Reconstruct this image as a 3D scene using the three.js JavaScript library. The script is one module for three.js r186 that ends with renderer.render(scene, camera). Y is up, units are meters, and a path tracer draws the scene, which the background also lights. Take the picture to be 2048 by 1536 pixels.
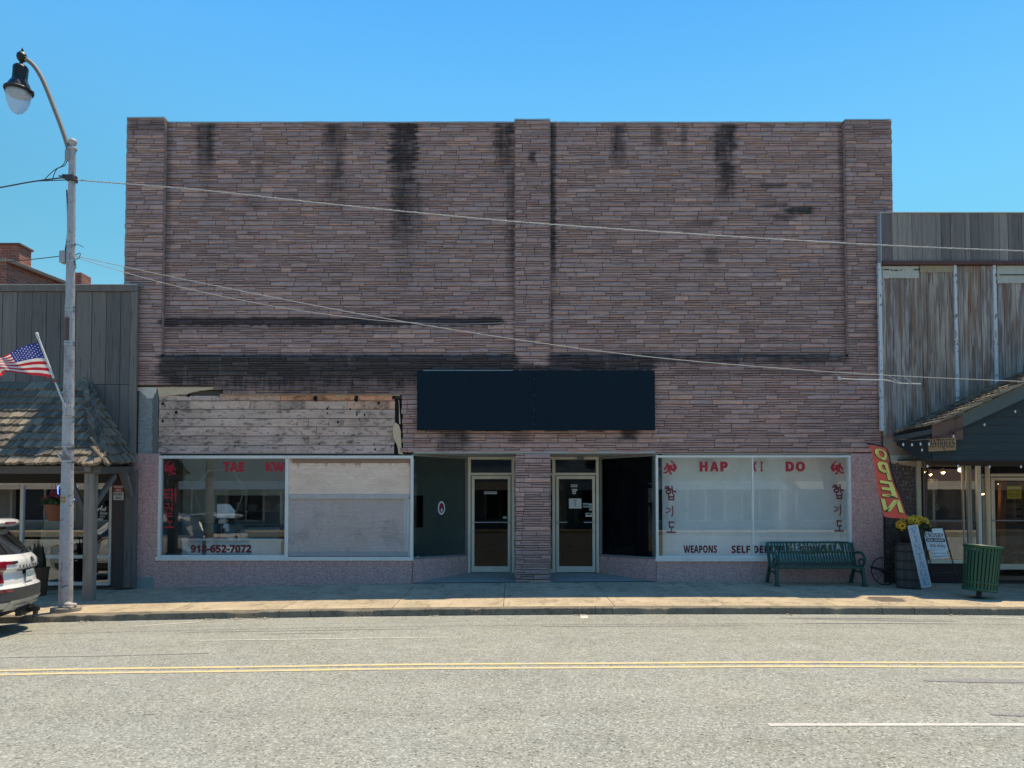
import * as THREE from 'three';
import { mergeGeometries } from 'three/addons/utils/BufferGeometryUtils.js';
import { RoundedBoxGeometry } from 'three/addons/geometries/RoundedBoxGeometry.js';
import { FontLoader } from 'three/addons/loaders/FontLoader.js';

// ---------------------------------------------------------------- camera, sky, sun, exposure
const scene = new THREE.Scene();
const F = 1550, HORIZON = 1015, PITCH = 2 * Math.PI / 180, EYE = [0, 1.48, 15.5];
const PY0 = HORIZON - F * Math.tan(PITCH);            // height of the lens axis in the photograph
const camera = new THREE.PerspectiveCamera(2 * Math.atan(PY0 / F) * 180 / Math.PI, 2048 / (2 * PY0), 0.1, 900);
camera.setViewOffset(2048, 2 * PY0, 0, 0, 2048, 1536); // a shifted lens: verticals stay almost upright
camera.position.set(...EYE);
camera.rotation.x = PITCH;

const lerp = (a, b, t) => a + (b - a) * t, clamp = (x, a = 0, b = 1) => x < a ? a : x > b ? b : x, sst = (a, b, x) => { x = clamp((x - a) / (b - a)); return x * x * (3 - 2 * x); };
const SUN = new THREE.Vector3(0.2, 1, -0.24).normalize();
{
  const W = 512, H = 256, data = new Float32Array(W * H * 4);
  const key = [[-90, .30, .30, .30], [-3, .40, .43, .47], [0, .66, .77, .88], [6, .46, .74, .96], [12, .30, .74, 1.0], [17, .225, .69, 1.0], [33, .11, .46, .97], [55, .07, .29, .80], [90, .05, .21, .60]];
  for (let j = 0; j < H; j++) {
    const el = ((j + .5) / H - .5) * 180, e = el * Math.PI / 180;
    let k = 0; while (k < key.length - 2 && key[k + 1][0] < el) k++;
    const t = Math.min(1, Math.max(0, (el - key[k][0]) / (key[k + 1][0] - key[k][0])));
    for (let i = 0; i < W; i++) {
      const az = ((i + .5) / W - .5) * 2 * Math.PI;
      const d = Math.cos(az) * Math.cos(e) * SUN.x + Math.sin(e) * SUN.y + Math.sin(az) * Math.cos(e) * SUN.z;
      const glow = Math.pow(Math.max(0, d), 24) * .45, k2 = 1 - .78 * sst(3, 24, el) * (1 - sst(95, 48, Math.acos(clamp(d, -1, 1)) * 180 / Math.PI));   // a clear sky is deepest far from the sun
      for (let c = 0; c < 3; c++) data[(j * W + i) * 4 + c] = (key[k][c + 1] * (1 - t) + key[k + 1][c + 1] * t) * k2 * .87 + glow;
      data[(j * W + i) * 4 + 3] = 1;
    }
  }
  const sky = new THREE.DataTexture(data, W, H, THREE.RGBAFormat, THREE.FloatType);
  sky.mapping = THREE.EquirectangularReflectionMapping; sky.magFilter = THREE.LinearFilter; sky.needsUpdate = true;
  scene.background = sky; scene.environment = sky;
}
const sun = new THREE.DirectionalLight(0xffeccb, 5);
sun.position.copy(SUN).multiplyScalar(40); sun.castShadow = true;
sun.shadow.mapSize.set(4096, 4096);
Object.assign(sun.shadow.camera, { left: -24, right: 24, top: 40, bottom: -24, near: 1, far: 110 });
scene.add(sun);
const EXPOSURE = 1.15;

// ---------------------------------------------------------------- helpers
function rng(seed) { let a = seed >>> 0; return () => { a = (a + 0x6d2b79f5) | 0; let t = Math.imul(a ^ (a >>> 15), 1 | a); t = (t + Math.imul(t ^ (t >>> 7), 61 | t)) ^ t; return ((t ^ (t >>> 14)) >>> 0) / 4294967296; }; }
const R = rng(7), rr = (a, b) => a + (b - a) * R();
const TBL = new Float32Array(65536); { const q = rng(99); for (let i = 0; i < 65536; i++) TBL[i] = q(); }
function vn(x, y, px = 256, py = 256) {                 // value noise that wraps after px, py cells
  const xf = Math.floor(x), yf = Math.floor(y), fx = x - xf, fy = y - yf, m = (a, n) => ((a % n) + n) % n;
  const x0 = m(xf, px), x1 = m(xf + 1, px), y0 = m(yf, py) * 256, y1 = m(yf + 1, py) * 256, u = fx * fx * (3 - 2 * fx), v = fy * fy * (3 - 2 * fy);
  return lerp(lerp(TBL[x0 + y0], TBL[x1 + y0], u), lerp(TBL[x0 + y1], TBL[x1 + y1], u), v);
}
const fbm = (x, y, o = 4, px = 256, py = 256) => { let s = 0, a = .5, n = 0; for (let i = 0; i < o; i++) { s += a * vn(x + 17.3 * i, y + 5.7 * i, px, py); n += a; a *= .5; x *= 2; y *= 2; px = Math.min(256, px * 2); py = Math.min(256, py * 2); } return s / n; };

// a pixel of the photograph, taken on the plane at depth z: gives the real x, y there
const CP = Math.cos(PITCH), SP = Math.sin(PITCH);
function P(px, py, z = 0) {
  const a = (px - 1024) / F, b = (PY0 - py) / F, dz = b * SP - CP, dy = b * CP + SP, t = (z - EYE[2]) / dz;
  return [EYE[0] + a * t, EYE[1] + dy * t];
}
const PX = (px, py, z = 0) => P(px, py, z)[0], PY = (py, z = 0) => P(1024, py, z)[1];

// the street is not flat: it falls away to the left, the pavement slopes to the kerb, the road is crowned
const hx = (x) => { x = clamp(x, -13, 16); return (x < 3.5 ? -.0011 : -.001) * (x - 3.5) * (x - 3.5); };
const KERB = 3.3;
const walkY = (x, z) => hx(x) - .024 * clamp(z, 0, KERB);
const roadY = (x, z) => hx(x) + (z < 7.45 ? lerp(-.19, -.14, sst(KERB, 7.45, z)) : lerp(-.14, -.2, sst(7.45, 20, z)));

const used = {};
const named = (n) => { used[n] = (used[n] ?? -1) + 1; return used[n] ? n + '_' + String(used[n]).padStart(3, '0') : n; };
function thing(name, label, category, pos = [0, 0, 0], group) {   // a Group at the thing's base; its parts are built in world measure and moved under it
  const o = new THREE.Group(); o.name = named(name); o.position.set(...pos); scene.add(o);
  o.userData = { label, category }; if (group) o.userData.group = group;
  o.base = pos; return o;
}
function structure(name, pos = [0, 0, 0]) { const o = new THREE.Group(); o.name = name; o.position.set(...pos); scene.add(o); o.userData.kind = 'structure'; o.base = pos; return o; }
function part(parent, name, geo, mat, label) {
  if (Array.isArray(geo)) geo = merge(geo);
  const m = new THREE.Mesh(geo.translate(-parent.base[0], -parent.base[1], -parent.base[2]), mat);
  m.name = name; m.castShadow = m.receiveShadow = true; if (label) m.userData.label = label;
  m.base = parent.base; parent.add(m); return m;
}
function sub(parent, name) { const g = new THREE.Group(); g.name = name; g.base = parent.base; parent.add(g); return g; }
function single(name, geo, mat, label, category, group) {        // a thing that is one mesh
  if (Array.isArray(geo)) geo = merge(geo);
  geo.computeBoundingBox(); const b = geo.boundingBox, c = [(b.min.x + b.max.x) / 2, b.min.y, (b.min.z + b.max.z) / 2];
  const m = new THREE.Mesh(geo.translate(-c[0], -c[1], -c[2]), mat); m.position.set(...c); m.name = named(name); m.castShadow = m.receiveShadow = true;
  m.userData = { label, category }; if (group) m.userData.group = group; m.base = c; scene.add(m); return m;
}
function merge(list) {
  const flat = list.flat(Infinity).map((g) => g.index ? g.toNonIndexed() : g);
  const col = flat.some((g) => g.attributes.color);
  for (const g of flat) {
    for (const k of Object.keys(g.attributes)) if (!['position', 'normal', 'uv', 'color'].includes(k)) g.deleteAttribute(k);
    if (!g.attributes.uv) g.setAttribute('uv', new THREE.BufferAttribute(new Float32Array(g.attributes.position.count * 2), 2));
    if (col && !g.attributes.color) g.setAttribute('color', new THREE.BufferAttribute(new Float32Array(g.attributes.position.count * 3).fill(1), 3));
  }
  return mergeGeometries(flat, false);
}
function metric(g, ox = 0, oy = 0, turn = false) {      // uv in metres, by the way each face points
  if (g.index) g = g.toNonIndexed();
  const p = g.attributes.position, n = g.attributes.normal, uv = new Float32Array(p.count * 2);
  for (let i = 0; i < p.count; i += 3) {
    const ax = Math.abs(n.getX(i) + n.getX(i + 1) + n.getX(i + 2)), ay = Math.abs(n.getY(i) + n.getY(i + 1) + n.getY(i + 2)), az = Math.abs(n.getZ(i) + n.getZ(i + 1) + n.getZ(i + 2));
    for (let k = i; k < i + 3; k++) {
      let u, v;
      if (ax > ay && ax > az) { u = p.getZ(k); v = p.getY(k); } else if (ay > az) { u = p.getX(k); v = p.getZ(k); } else { u = p.getX(k); v = p.getY(k); }
      if (turn) [u, v] = [v, u];
      uv[k * 2] = u + ox; uv[k * 2 + 1] = v + oy;
    }
  }
  g.setAttribute('uv', new THREE.BufferAttribute(uv, 2)); return g;
}
function tint(g, c) { const n = g.attributes.position.count, a = new Float32Array(n * 3); for (let i = 0; i < n; i++) a.set(c, i * 3); g.setAttribute('color', new THREE.BufferAttribute(a, 3)); return g; }
const box = (x0, x1, y0, y1, z0, z1) => new THREE.BoxGeometry(Math.abs(x1 - x0), Math.abs(y1 - y0), Math.abs(z1 - z0)).translate((x0 + x1) / 2, (y0 + y1) / 2, (z0 + z1) / 2);
const mbox = (...a) => metric(box(...a));
const rbox = (x0, x1, y0, y1, z0, z1, r = .006, s = 1) => metric(new RoundedBoxGeometry(Math.abs(x1 - x0), Math.abs(y1 - y0), Math.abs(z1 - z0), s, r).translate((x0 + x1) / 2, (y0 + y1) / 2, (z0 + z1) / 2));
// a box between pixel corners on the plane z1 (its front), reaching back to z0
const pbox = (px0, py0, px1, py1, z1, z0, mk = mbox) => { const pm = (py0 + py1) / 2; return mk(PX(px0, pm, z1), PX(px1, pm, z1), PY(py1, z1), PY(py0, z1), z0, z1); };
function bar(a, b, w, d, r = 0) {                       // a square bar from a to b
  const A = new THREE.Vector3(...a), B = new THREE.Vector3(...b), L = A.distanceTo(B), g = r ? new RoundedBoxGeometry(w, L, d, 1, r) : new THREE.BoxGeometry(w, L, d);
  metric(g); const q = new THREE.Quaternion().setFromUnitVectors(new THREE.Vector3(0, 1, 0), B.clone().sub(A).normalize());
  return (g.index ? g : g).applyQuaternion(q).translate((A.x + B.x) / 2, (A.y + B.y) / 2, (A.z + B.z) / 2);
}
function rod(a, b, r0, r1 = r0, seg = 8) {
  const A = new THREE.Vector3(...a), B = new THREE.Vector3(...b), g = new THREE.CylinderGeometry(r1, r0, A.distanceTo(B), seg);
  return g.applyQuaternion(new THREE.Quaternion().setFromUnitVectors(new THREE.Vector3(0, 1, 0), B.clone().sub(A).normalize())).translate((A.x + B.x) / 2, (A.y + B.y) / 2, (A.z + B.z) / 2);
}
const tube = (pts, r, n = 24, seg = 6) => new THREE.TubeGeometry(new THREE.CatmullRomCurve3(pts.map((p) => new THREE.Vector3(...p))), n, r, seg);
const lathe = (prof, x, y, z, seg = 24) => new THREE.LatheGeometry(prof.map(([r, h]) => new THREE.Vector2(r, h)), seg).translate(x, y, z);
const shapeOf = (pts, holes = []) => { const s = new THREE.Shape(pts.map((p) => new THREE.Vector2(p[0], p[1]))); for (const h of holes) s.holes.push(new THREE.Path(h.map((p) => new THREE.Vector2(p[0], p[1])))); return s; };
const slab = (pts, z0, z1, holes = []) => metric(new THREE.ExtrudeGeometry(shapeOf(pts, holes), { depth: z1 - z0, bevelEnabled: false }).translate(0, 0, z0));
function grid(nu, nv, f) {                             // a sheet: f(u, v) -> [x, y, z]; uv = u, v
  const g = new THREE.PlaneGeometry(1, 1, nu, nv), p = g.attributes.position, uv = g.attributes.uv;
  for (let i = 0; i < p.count; i++) { const q = f(uv.getX(i), uv.getY(i)); p.setXYZ(i, q[0], q[1], q[2]); }
  g.computeVertexNormals(); return g;
}

// ---------------------------------------------------------------- textures and materials
const toS = (x) => x <= .0031308 ? x * 12.92 : 1.055 * Math.pow(x, 1 / 2.4) - .055;
function tex(w, h, f, srgb = true) {                   // f(u, v, i, j) -> linear grey or [r, g, b]; v up
  const d = new Uint8Array(w * h * 4);
  for (let j = 0; j < h; j++) for (let i = 0; i < w; i++) {
    let c = f((i + .5) / w, (j + .5) / h, i, j); if (typeof c === 'number') c = [c, c, c];
    for (let k = 0; k < 3; k++) d[(j * w + i) * 4 + k] = Math.round(255 * clamp(srgb ? toS(clamp(c[k])) : c[k]));
    d[(j * w + i) * 4 + 3] = 255;
  }
  const t = new THREE.DataTexture(d, w, h); t.magFilter = THREE.LinearFilter; t.wrapS = t.wrapT = THREE.RepeatWrapping; if (srgb) t.colorSpace = THREE.SRGBColorSpace; t.needsUpdate = true; return t;
}
const rep = (t, sx, sy = sx) => { const c = t.clone(); c.repeat.set(1 / sx, 1 / sy); c.needsUpdate = true; return c; };   // the pattern spans sx by sy metres
function canvas(w, h, draw) {
  const c = document.createElement('canvas'); c.width = w; c.height = h; const x = c.getContext('2d'); draw(x, w, h);
  const t = new THREE.CanvasTexture(c); t.colorSpace = THREE.SRGBColorSpace; return t;
}
const C = (c) => Array.isArray(c) ? new THREE.Color().setRGB(...c) : new THREE.Color(c);
const mat = (c, rough = .8, o = {}) => new THREE.MeshStandardMaterial({ color: C(c), roughness: rough, side: THREE.DoubleSide, ...o });

const grainT = tex(512, 512, (u, v) => .55 + .45 * fbm(u * 128, v * 6, 4, 128, 6) * (.6 + .8 * fbm(u * 24, v * 2, 3, 24, 2)) - .25 * sst(.62, .8, fbm(u * 40, v * 5, 3, 40, 5)));          // upright wood grain
const grainB = tex(512, 512, (u, v) => fbm(u * 128, v * 6, 4, 128, 6) - .5 * sst(.62, .8, fbm(u * 40, v * 5, 3, 40, 5)), false);
const speck = tex(512, 512, (u, v) => .72 + .28 * (fbm(u * 200, v * 200, 2, 200, 200) * .7 + fbm(u * 12, v * 12, 4, 12, 12) * .6));
const speckB = tex(512, 512, (u, v) => fbm(u * 160, v * 160, 3, 160, 160), false);
const wood = (c, rough = .9, vc = false, o = {}) => mat(c, rough, { map: rep(grainT, 1, 2.4), bumpMap: rep(grainB, 1, 2.4), bumpScale: .004, vertexColors: vc, ...o });
const plain = (c, rough = .85, sc = 1.2, o = {}) => mat(c, rough, { map: rep(speck, sc), bumpMap: rep(speckB, sc), bumpScale: .0015, ...o });
const whiteMetal = plain([.88, .84, .78], .5, 2), cream = plain([.78, .71, .58], .5, 2), darkMetal = mat([.03, .03, .032], .5), blackPaint = plain([.022, .022, .026], .55, 2), steel = mat([.45, .46, .48], .35, { metalness: .8 });
const redVinyl = mat([.40, .010, .028], .5), maroonVinyl = mat([.13, .010, .018], .5), whiteVinyl = mat([.75, .76, .75], .5), paper = plain([.72, .72, .70], .8, .8);
const glass = new THREE.MeshPhysicalMaterial({ color: C([.92, .95, .94]), roughness: 0, transmission: 1, thickness: 0, ior: 1.47, side: THREE.DoubleSide });

const shopGlass = glass.clone(); shopGlass.ior = 1.95; const doorGlass = glass.clone(); doorGlass.specularIntensity = .5; doorGlass.color.setRGB(.42, .50, .51); const filmGlass = glass.clone(); filmGlass.ior = 1.95; filmGlass.color.setRGB(.80, .86, .86);   // sun film
const mirrorGlass = glass.clone(); mirrorGlass.ior = 2.6; mirrorGlass.color.setRGB(.62, .68, .70);   // tinted panes over dark rooms

// ---------------------------------------------------------------- lettering
const loader = new FontLoader();
const BOLD = await loader.loadAsync('fonts/droid/droid_sans_bold.typeface.json'), SANS = await loader.loadAsync('fonts/droid/droid_sans_regular.typeface.json'), SERIF = await loader.loadAsync('fonts/droid/droid_serif_bold.typeface.json');
function fitted(shapes, x0, x1, y0, y1, z, depth = .0015, heavy = 0) {         // lettering stretched to fill a rectangle
  const g = new THREE.ExtrudeGeometry(shapes, { depth: 1, bevelEnabled: heavy > 0, bevelThickness: .02, bevelSize: heavy, bevelSegments: 1, curveSegments: 4 }); g.computeBoundingBox(); const b = g.boundingBox;
  return g.translate(-b.min.x, -b.min.y, 0).scale((x1 - x0) / (b.max.x - b.min.x), (y1 - y0) / (b.max.y - b.min.y), depth).translate(x0, y0, z);
}
const words = (t, px0, py0, px1, py1, z, font = BOLD, depth = .0015, heavy = 0) => fitted(font.generateShapes(t, 1), PX(px0, (py0 + py1) / 2, z), PX(px1, (py0 + py1) / 2, z), PY(py1, z), PY(py0, z), z, depth, heavy);
function strokes(list, width) {                        // brush strokes as flat shapes in a unit square
  const out = [];
  for (const s of list) {
    const w = (s.w ?? 1) * width, pts = s.p ?? s;
    for (let i = 0; i < pts.length - 1; i++) {
      const [ax, ay] = pts[i], [bx, by] = pts[i + 1], L = Math.hypot(bx - ax, by - ay) || 1, nx = -(by - ay) / L * w / 2, ny = (bx - ax) / L * w / 2, ex = (bx - ax) / L * w * .3, ey = (by - ay) / L * w * .3;
      out.push(shapeOf([[ax - ex + nx, ay - ey + ny], [bx + ex + nx * .9, by + ey + ny * .9], [bx + ex - nx, by + ey - ny], [ax - ex - nx, ay - ey - ny]]));
    }
  }
  return out;
}
const inPx = (shapes, px0, py0, px1, py1, z) => {
  const x0 = PX(px0, (py0 + py1) / 2, z), x1 = PX(px1, (py0 + py1) / 2, z), y0 = PY(py1, z), y1 = PY(py0, z);
  return shapes.map((s, i) => new THREE.ExtrudeGeometry(s, { depth: .0012, bevelEnabled: false }).scale(x1 - x0, y1 - y0, 1).translate(x0, y0, z + i * .00003));
};

// ---------------------------------------------------------------- ground, road, pavement, kerb
{
  const dirt = plain([.16, .14, .11], .95, 3);
  const g = metric(new THREE.PlaneGeometry(900, 900, 1, 1).rotateX(-Math.PI / 2).translate(0, -.7, 0));
  const m = new THREE.Mesh(g, dirt); m.name = 'ground'; m.userData.kind = 'structure'; m.receiveShadow = true; scene.add(m);
}
const chipT = (() => {
  const N = 2048, q = rng(5), h = new Float32Array(N * N), dotted = 190000;
  for (let k = 0; k < dotted; k++) {                    // pale and dark stone chips pressed into the bitumen
    const cx = q() * N, cy = q() * N, r = .9 + q() * q() * 3.2, t = q() < .62 ? .35 + q() * .75 : -.75 + q() * .6, e = .6 + q() * .8, an = q() * 3.14, ca = Math.cos(an), sa = Math.sin(an), n = Math.ceil(r * 1.5);
    for (let j = -n; j <= n; j++) for (let i = -n; i <= n; i++) {
      const u = (i * ca + j * sa) / e, v = (-i * sa + j * ca) * e;
      if (u * u + v * v < r * r) h[(((cy + j) | 0) & (N - 1)) * N + (((cx + i) | 0) & (N - 1))] = t;
    }
  }
  return h;
})();
const chipMap = tex(2048, 2048, (u, v, i, j) => {
  const c = chipT[j * 2048 + i], big = fbm(u * 9, v * 9, 4, 9, 9), mid = fbm(u * 60, v * 40, 3, 60, 40);
  const b = .60 + .50 * c + .10 * (big - .5) + .14 * (mid - .5), w = .06 * (fbm(u * 20 + 40, v * 20, 3, 20, 20) - .4);
  return [b * (1.0 + w), b * (.985 + w * .4), b * (.93 - w)];
});
const chipBump = tex(1024, 1024, (u, v, i, j) => .5 + .4 * chipT[(j * 2) * 2048 + i * 2], false);
const asphalt = mat([.445, .46, .422], .93, { map: rep(chipMap, 7), bumpMap: rep(chipBump, 7), bumpScale: .006, vertexColors: true });
{
  const road = structure('road');
  const g = grid(180, 70, (u, v) => { const x = lerp(-90, 90, u), z = lerp(33, KERB - .06, v); return [x, roadY(x, z), z]; });
  const p = g.attributes.position, uv = g.attributes.uv, col = new Float32Array(p.count * 3);
  for (let i = 0; i < p.count; i++) {
    const x = p.getX(i), z = p.getZ(i); uv.setXY(i, x, z);
    const lane = .05 * Math.cos((z - 7.45) * 2 * Math.PI / 1.1), n = fbm(x * .35 + 60, z * 1.6 + 9, 3), k = .97 + lane * .6 + .07 * (n - .5) - .07 * sst(.55, .75, fbm(x * .08 + 3, z * 2.6, 3));
    col.set([k, k, k], i * 3);
  }
  g.setAttribute('color', new THREE.BufferAttribute(col, 3));
  part(road, 'road_surface', g, asphalt);
  // painted lines and dark tar marks, thin sheets that follow the crown of the road
  const line = (x0, x1, z0, z1, up, f = (x, z) => 0, n = 60) => { const g = grid(n, 1, (u, v) => { const x = lerp(x0, x1, u), z = lerp(z1, z0, v) + f(x, v); return [x, roadY(x, z) + up, z]; }); return metric(g); };
  const worn = (a, b, lim, n = 14) => tex(1024, 128, (u, v) => { const k = sst(lim - .05, lim + .05, fbm(u * 220, v * 24, 3, 220, 24) * .6 + .4 * fbm(u * 30, v * 4, 3, 30, 4)); return [0, 1, 2].map((c) => lerp(a[c], b[c], k)); });
  const yellowP = mat(0xffffff, .8, { map: rep(worn([.68, .53, .235], [.46, .43, .35], .53), 3, .3), bumpMap: rep(chipBump, 7), bumpScale: .003 }), whiteP = mat(0xffffff, .8, { map: rep(worn([.57, .555, .50], [.44, .435, .40], .56), 3, .3), bumpMap: rep(chipBump, 7), bumpScale: .003 });
  const wob = (x) => .012 * Math.sin(x * 1.7) + .02 * (fbm(x * .4 + 20, 3, 2) - .5);
  for (const z of [7.345, 7.555]) part(road, 'yellow_line', line(-60, 60, z - .043, z + .043, .004, (x) => wob(x), 300), yellowP);
  const zw = 15.5 - 5.86;
  part(road, 'white_line', line(1.92, 7.5, zw - .034, zw + .034, .004, (x) => .003 * (x - 2)), whiteP);
  part(road, 'faded_line', line(-6.3 + 2.3, -.8, 5.5, 5.545, .004, (x) => wob(x)), mat(0xffffff, .85, { map: rep(worn([.70, .68, .62], [.50, .49, .45], .46), 2, .3) }), 'worn thin white lane line');
  part(road, 'parking_tick', metric(grid(2, 4, (u, v) => { const z = lerp(3.75, 3.36, v), x = lerp(1.06, 1.17, u) - (1 - v) * .02; return [x, roadY(x, z) + .004, z]; })), whiteP);
  part(road, 'parking_tick', metric(grid(12, 1, (u, v) => { const x = lerp(-5.6, -4.75, u), z = lerp(4.0, 3.62, u) + (v - .5) * -.07; return [x, roadY(x, z) + .004, z]; })), whiteP);
  part(road, 'parking_tick', metric(grid(12, 1, (u, v) => { const x = lerp(7.25, 8.1, u), z = lerp(3.5, 3.85, u) + (v - .5) * -.07; return [x, roadY(x, z) + .004, z]; })), whiteP);
  const tarM = mat([.36, .36, .375], .85, { map: rep(chipMap, 3.3), bumpMap: rep(chipBump, 7), bumpScale: .005 }), tarL = mat([.45, .45, .425], .9, { map: rep(chipMap, 4) });
  const q = rng(31), smear = (x0, x1, z, w, m, nm, up = .004) => { const s = q() * 90; part(road, nm, metric(grid(40, 1, (u, v) => { const x = lerp(x0, x1, u), t = Math.sin(Math.PI * Math.pow(u, .7)), hw = w * (.15 + .85 * Math.sqrt(Math.max(0, t))) * (.55 + .9 * fbm(x * 3 + s, v * 7, 3)), zz = z + .05 * (fbm(x * .7 + s, 2, 2) - .5) + (v - .5) * -hw; return [x, roadY(x, zz) + up, zz]; })), m); };
  smear(3.85, 9.5, 8.19, .17, tarM, 'tar_mark'); smear(5.0, 8.2, 8.29, .08, tarM, 'tar_mark', .006); smear(3.75, 8.2, 9.36, .13, tarM, 'tar_mark');
  smear(-4.6, -1.2, 4.7, .05, tarL, 'tar_mark'); smear(.4, 3.3, 4.55, .06, tarL, 'tar_mark'); smear(-7.2, -3.5, 6.5, .16, tarL, 'tar_mark'); smear(-3.4, -2.2, 5.0, .05, tarL, 'tar_mark'); smear(4.2, 6.3, 4.3, .05, tarL, 'tar_mark');
  smear(-2.98, -2.88, 9.2, .015, tarM, 'tar_mark'); smear(.22, .32, 9.35, .012, tarM, 'tar_mark');
  part(road, 'asphalt_patch', metric(grid(40, 1, (u, v) => { const x = lerp(4.05, 6.6, u), zz = 3.72 + .28 * u + (v - .5) * -.30 * Math.sqrt(Math.max(0, Math.sin(Math.PI * u))); return [x, roadY(x, zz) + .003, zz]; })), mat([.34, .34, .34], .85, { map: rep(chipMap, 3), bumpMap: rep(chipBump, 7), bumpScale: .004 }));
  const crumbs = [], q2 = rng(77);
  for (const [px, n] of [[185, 5], [425, 12], [480, 16], [530, 14], [870, 6], [1160, 10], [1250, 4], [1560, 4], [1900, 5]]) for (let k = 0; k < n; k++) {
    const x = (px - 1024) / 127 + (q2() - .5) * .22, z = KERB + .03 + q2() * .10, r = .008 + q2() * .016;
    crumbs.push(new THREE.IcosahedronGeometry(r, 0).scale(1.4, .6, 1).rotateY(q2() * 6).translate(x, roadY(x, z) + r * .3, z));
  }
  const gr = single('gutter_grit', crumbs, plain([.42, .37, .28], .95), 'loose pale grit lying in the gutter along the kerb', 'grit'); gr.userData.kind = 'stuff';
}
const concreteT = tex(1024, 1024, (u, v) => {
  const a = fbm(u * 6, v * 6, 5, 6, 6), f = fbm(u * 220, v * 220, 2, 220, 220), s = sst(.60, .72, fbm(u * 14 + 9, v * 14, 4, 14, 14)), pit = sst(.74, .8, vn(u * 180, v * 180, 180, 180));
  const b = .70 + .30 * (a - .5) * 2 * .6 + .22 * (f - .5) - .16 * s - .18 * pit - .22 * sst(.70, .76, fbm(u * 38 + 4, v * 38, 2, 38, 38)); return [b, b * .985, b * .96];
});
const concreteB = tex(512, 512, (u, v) => fbm(u * 130, v * 130, 3, 130, 130), false);
const concrete = mat([.63, .525, .37], .92, { map: rep(concreteT, 2.6), bumpMap: rep(concreteB, 1.6), bumpScale: .003, vertexColors: true });
{
  const pavement = structure('pavement');
  const cuts = [-30, -23, -17, -13]; for (let k = -6; k <= 10; k++) cuts.push(-1.9 + 1.765 * k); cuts.push(20, 26, 34);
  const q = rng(12);
  for (let i = 0; i < cuts.length - 1; i++) {
    const a = cuts[i] + .005, b = cuts[i + 1] - .005, g = metric(new THREE.BoxGeometry(b - a, .14, 3.4, 4, 1, 10).translate((a + b) / 2, -.07, 1.46), q() * 9, q() * 9), p = g.attributes.position, k = .93 + q() * .14;
    for (let n = 0; n < p.count; n++) p.setY(n, p.getY(n) + walkY(p.getX(n), p.getZ(n)));
    part(pavement, 'pavement_slab', tint(g, [k, k, k * (.97 + q() * .04)]), concrete);
  }
  const bed = grid(40, 2, (u, v) => { const x = lerp(-30, 34, u), z = lerp(3.1, -.2, v); return [x, walkY(x, z) - .03, z]; });
  part(pavement, 'joint_bed', metric(bed), mat([.07, .065, .055], .95));
  const kerbM = mat([.30, .265, .20], .93, { map: rep(concreteT, 1.7), bumpMap: rep(concreteB, .8), bumpScale: .006 });
  const kc = [-30, -14, -10.4, -7.24, -3.65, -3.16, 1.31, 1.57, 5.8, 6.3, 6.86, 10, 14, 20, 34];
  for (let i = 0; i < kc.length - 1; i++) {
    const a = kc[i] + .005, b = kc[i + 1] - .004, n = Math.max(2, Math.ceil((b - a) / .12)), ph = q() * 40;
    const prof = [[3.166, 0], [3.262, 0], [3.285, -.006], [3.297, -.022], [3.312, -.14]];   // top, nose and face, chipped along the nose
    const g = grid(n, prof.length - 1, (u, v) => { const k = Math.round((1 - v) * (prof.length - 1)), x = lerp(a, b, u), ch = k > 0 && k < 4 ? -.022 * sst(.58, .78, fbm(x * 6 + ph, 3, 3)) : 0; return [x, walkY(x, KERB) + prof[k][1] + ch, prof[k][0] + ch * .8]; });
    part(pavement, 'kerb_stone', metric(g, ph, ph), kerbM);
  }
  const lid = [lathe([[0, .006], [.30, .006], [.31, 0], [.31, -.02]], 0, 0, 0, 40)];
  for (let k = -4; k <= 4; k++) lid.push(box(-.27 + Math.abs(k) * .02, .27 - Math.abs(k) * .02, .004, .012, k * .06 - .012, k * .06 + .012));
  const mx = 6.28, mz = 2.42;
  part(pavement, 'manhole_cover', merge(lid).rotateZ(hx(mx + .1) - hx(mx - .1)).rotateX(.024).translate(mx, walkY(mx, mz) + .002, mz), plain([.30, .24, .19], .8, .5));
  // far side of the street, behind the camera: it shows in the shop windows
  const far = metric(new THREE.BoxGeometry(150, .3, 5).translate(0, -.2, 35.3));
  part(pavement, 'far_pavement', tint(far, [1, 1, 1]), concrete);
}

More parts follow.
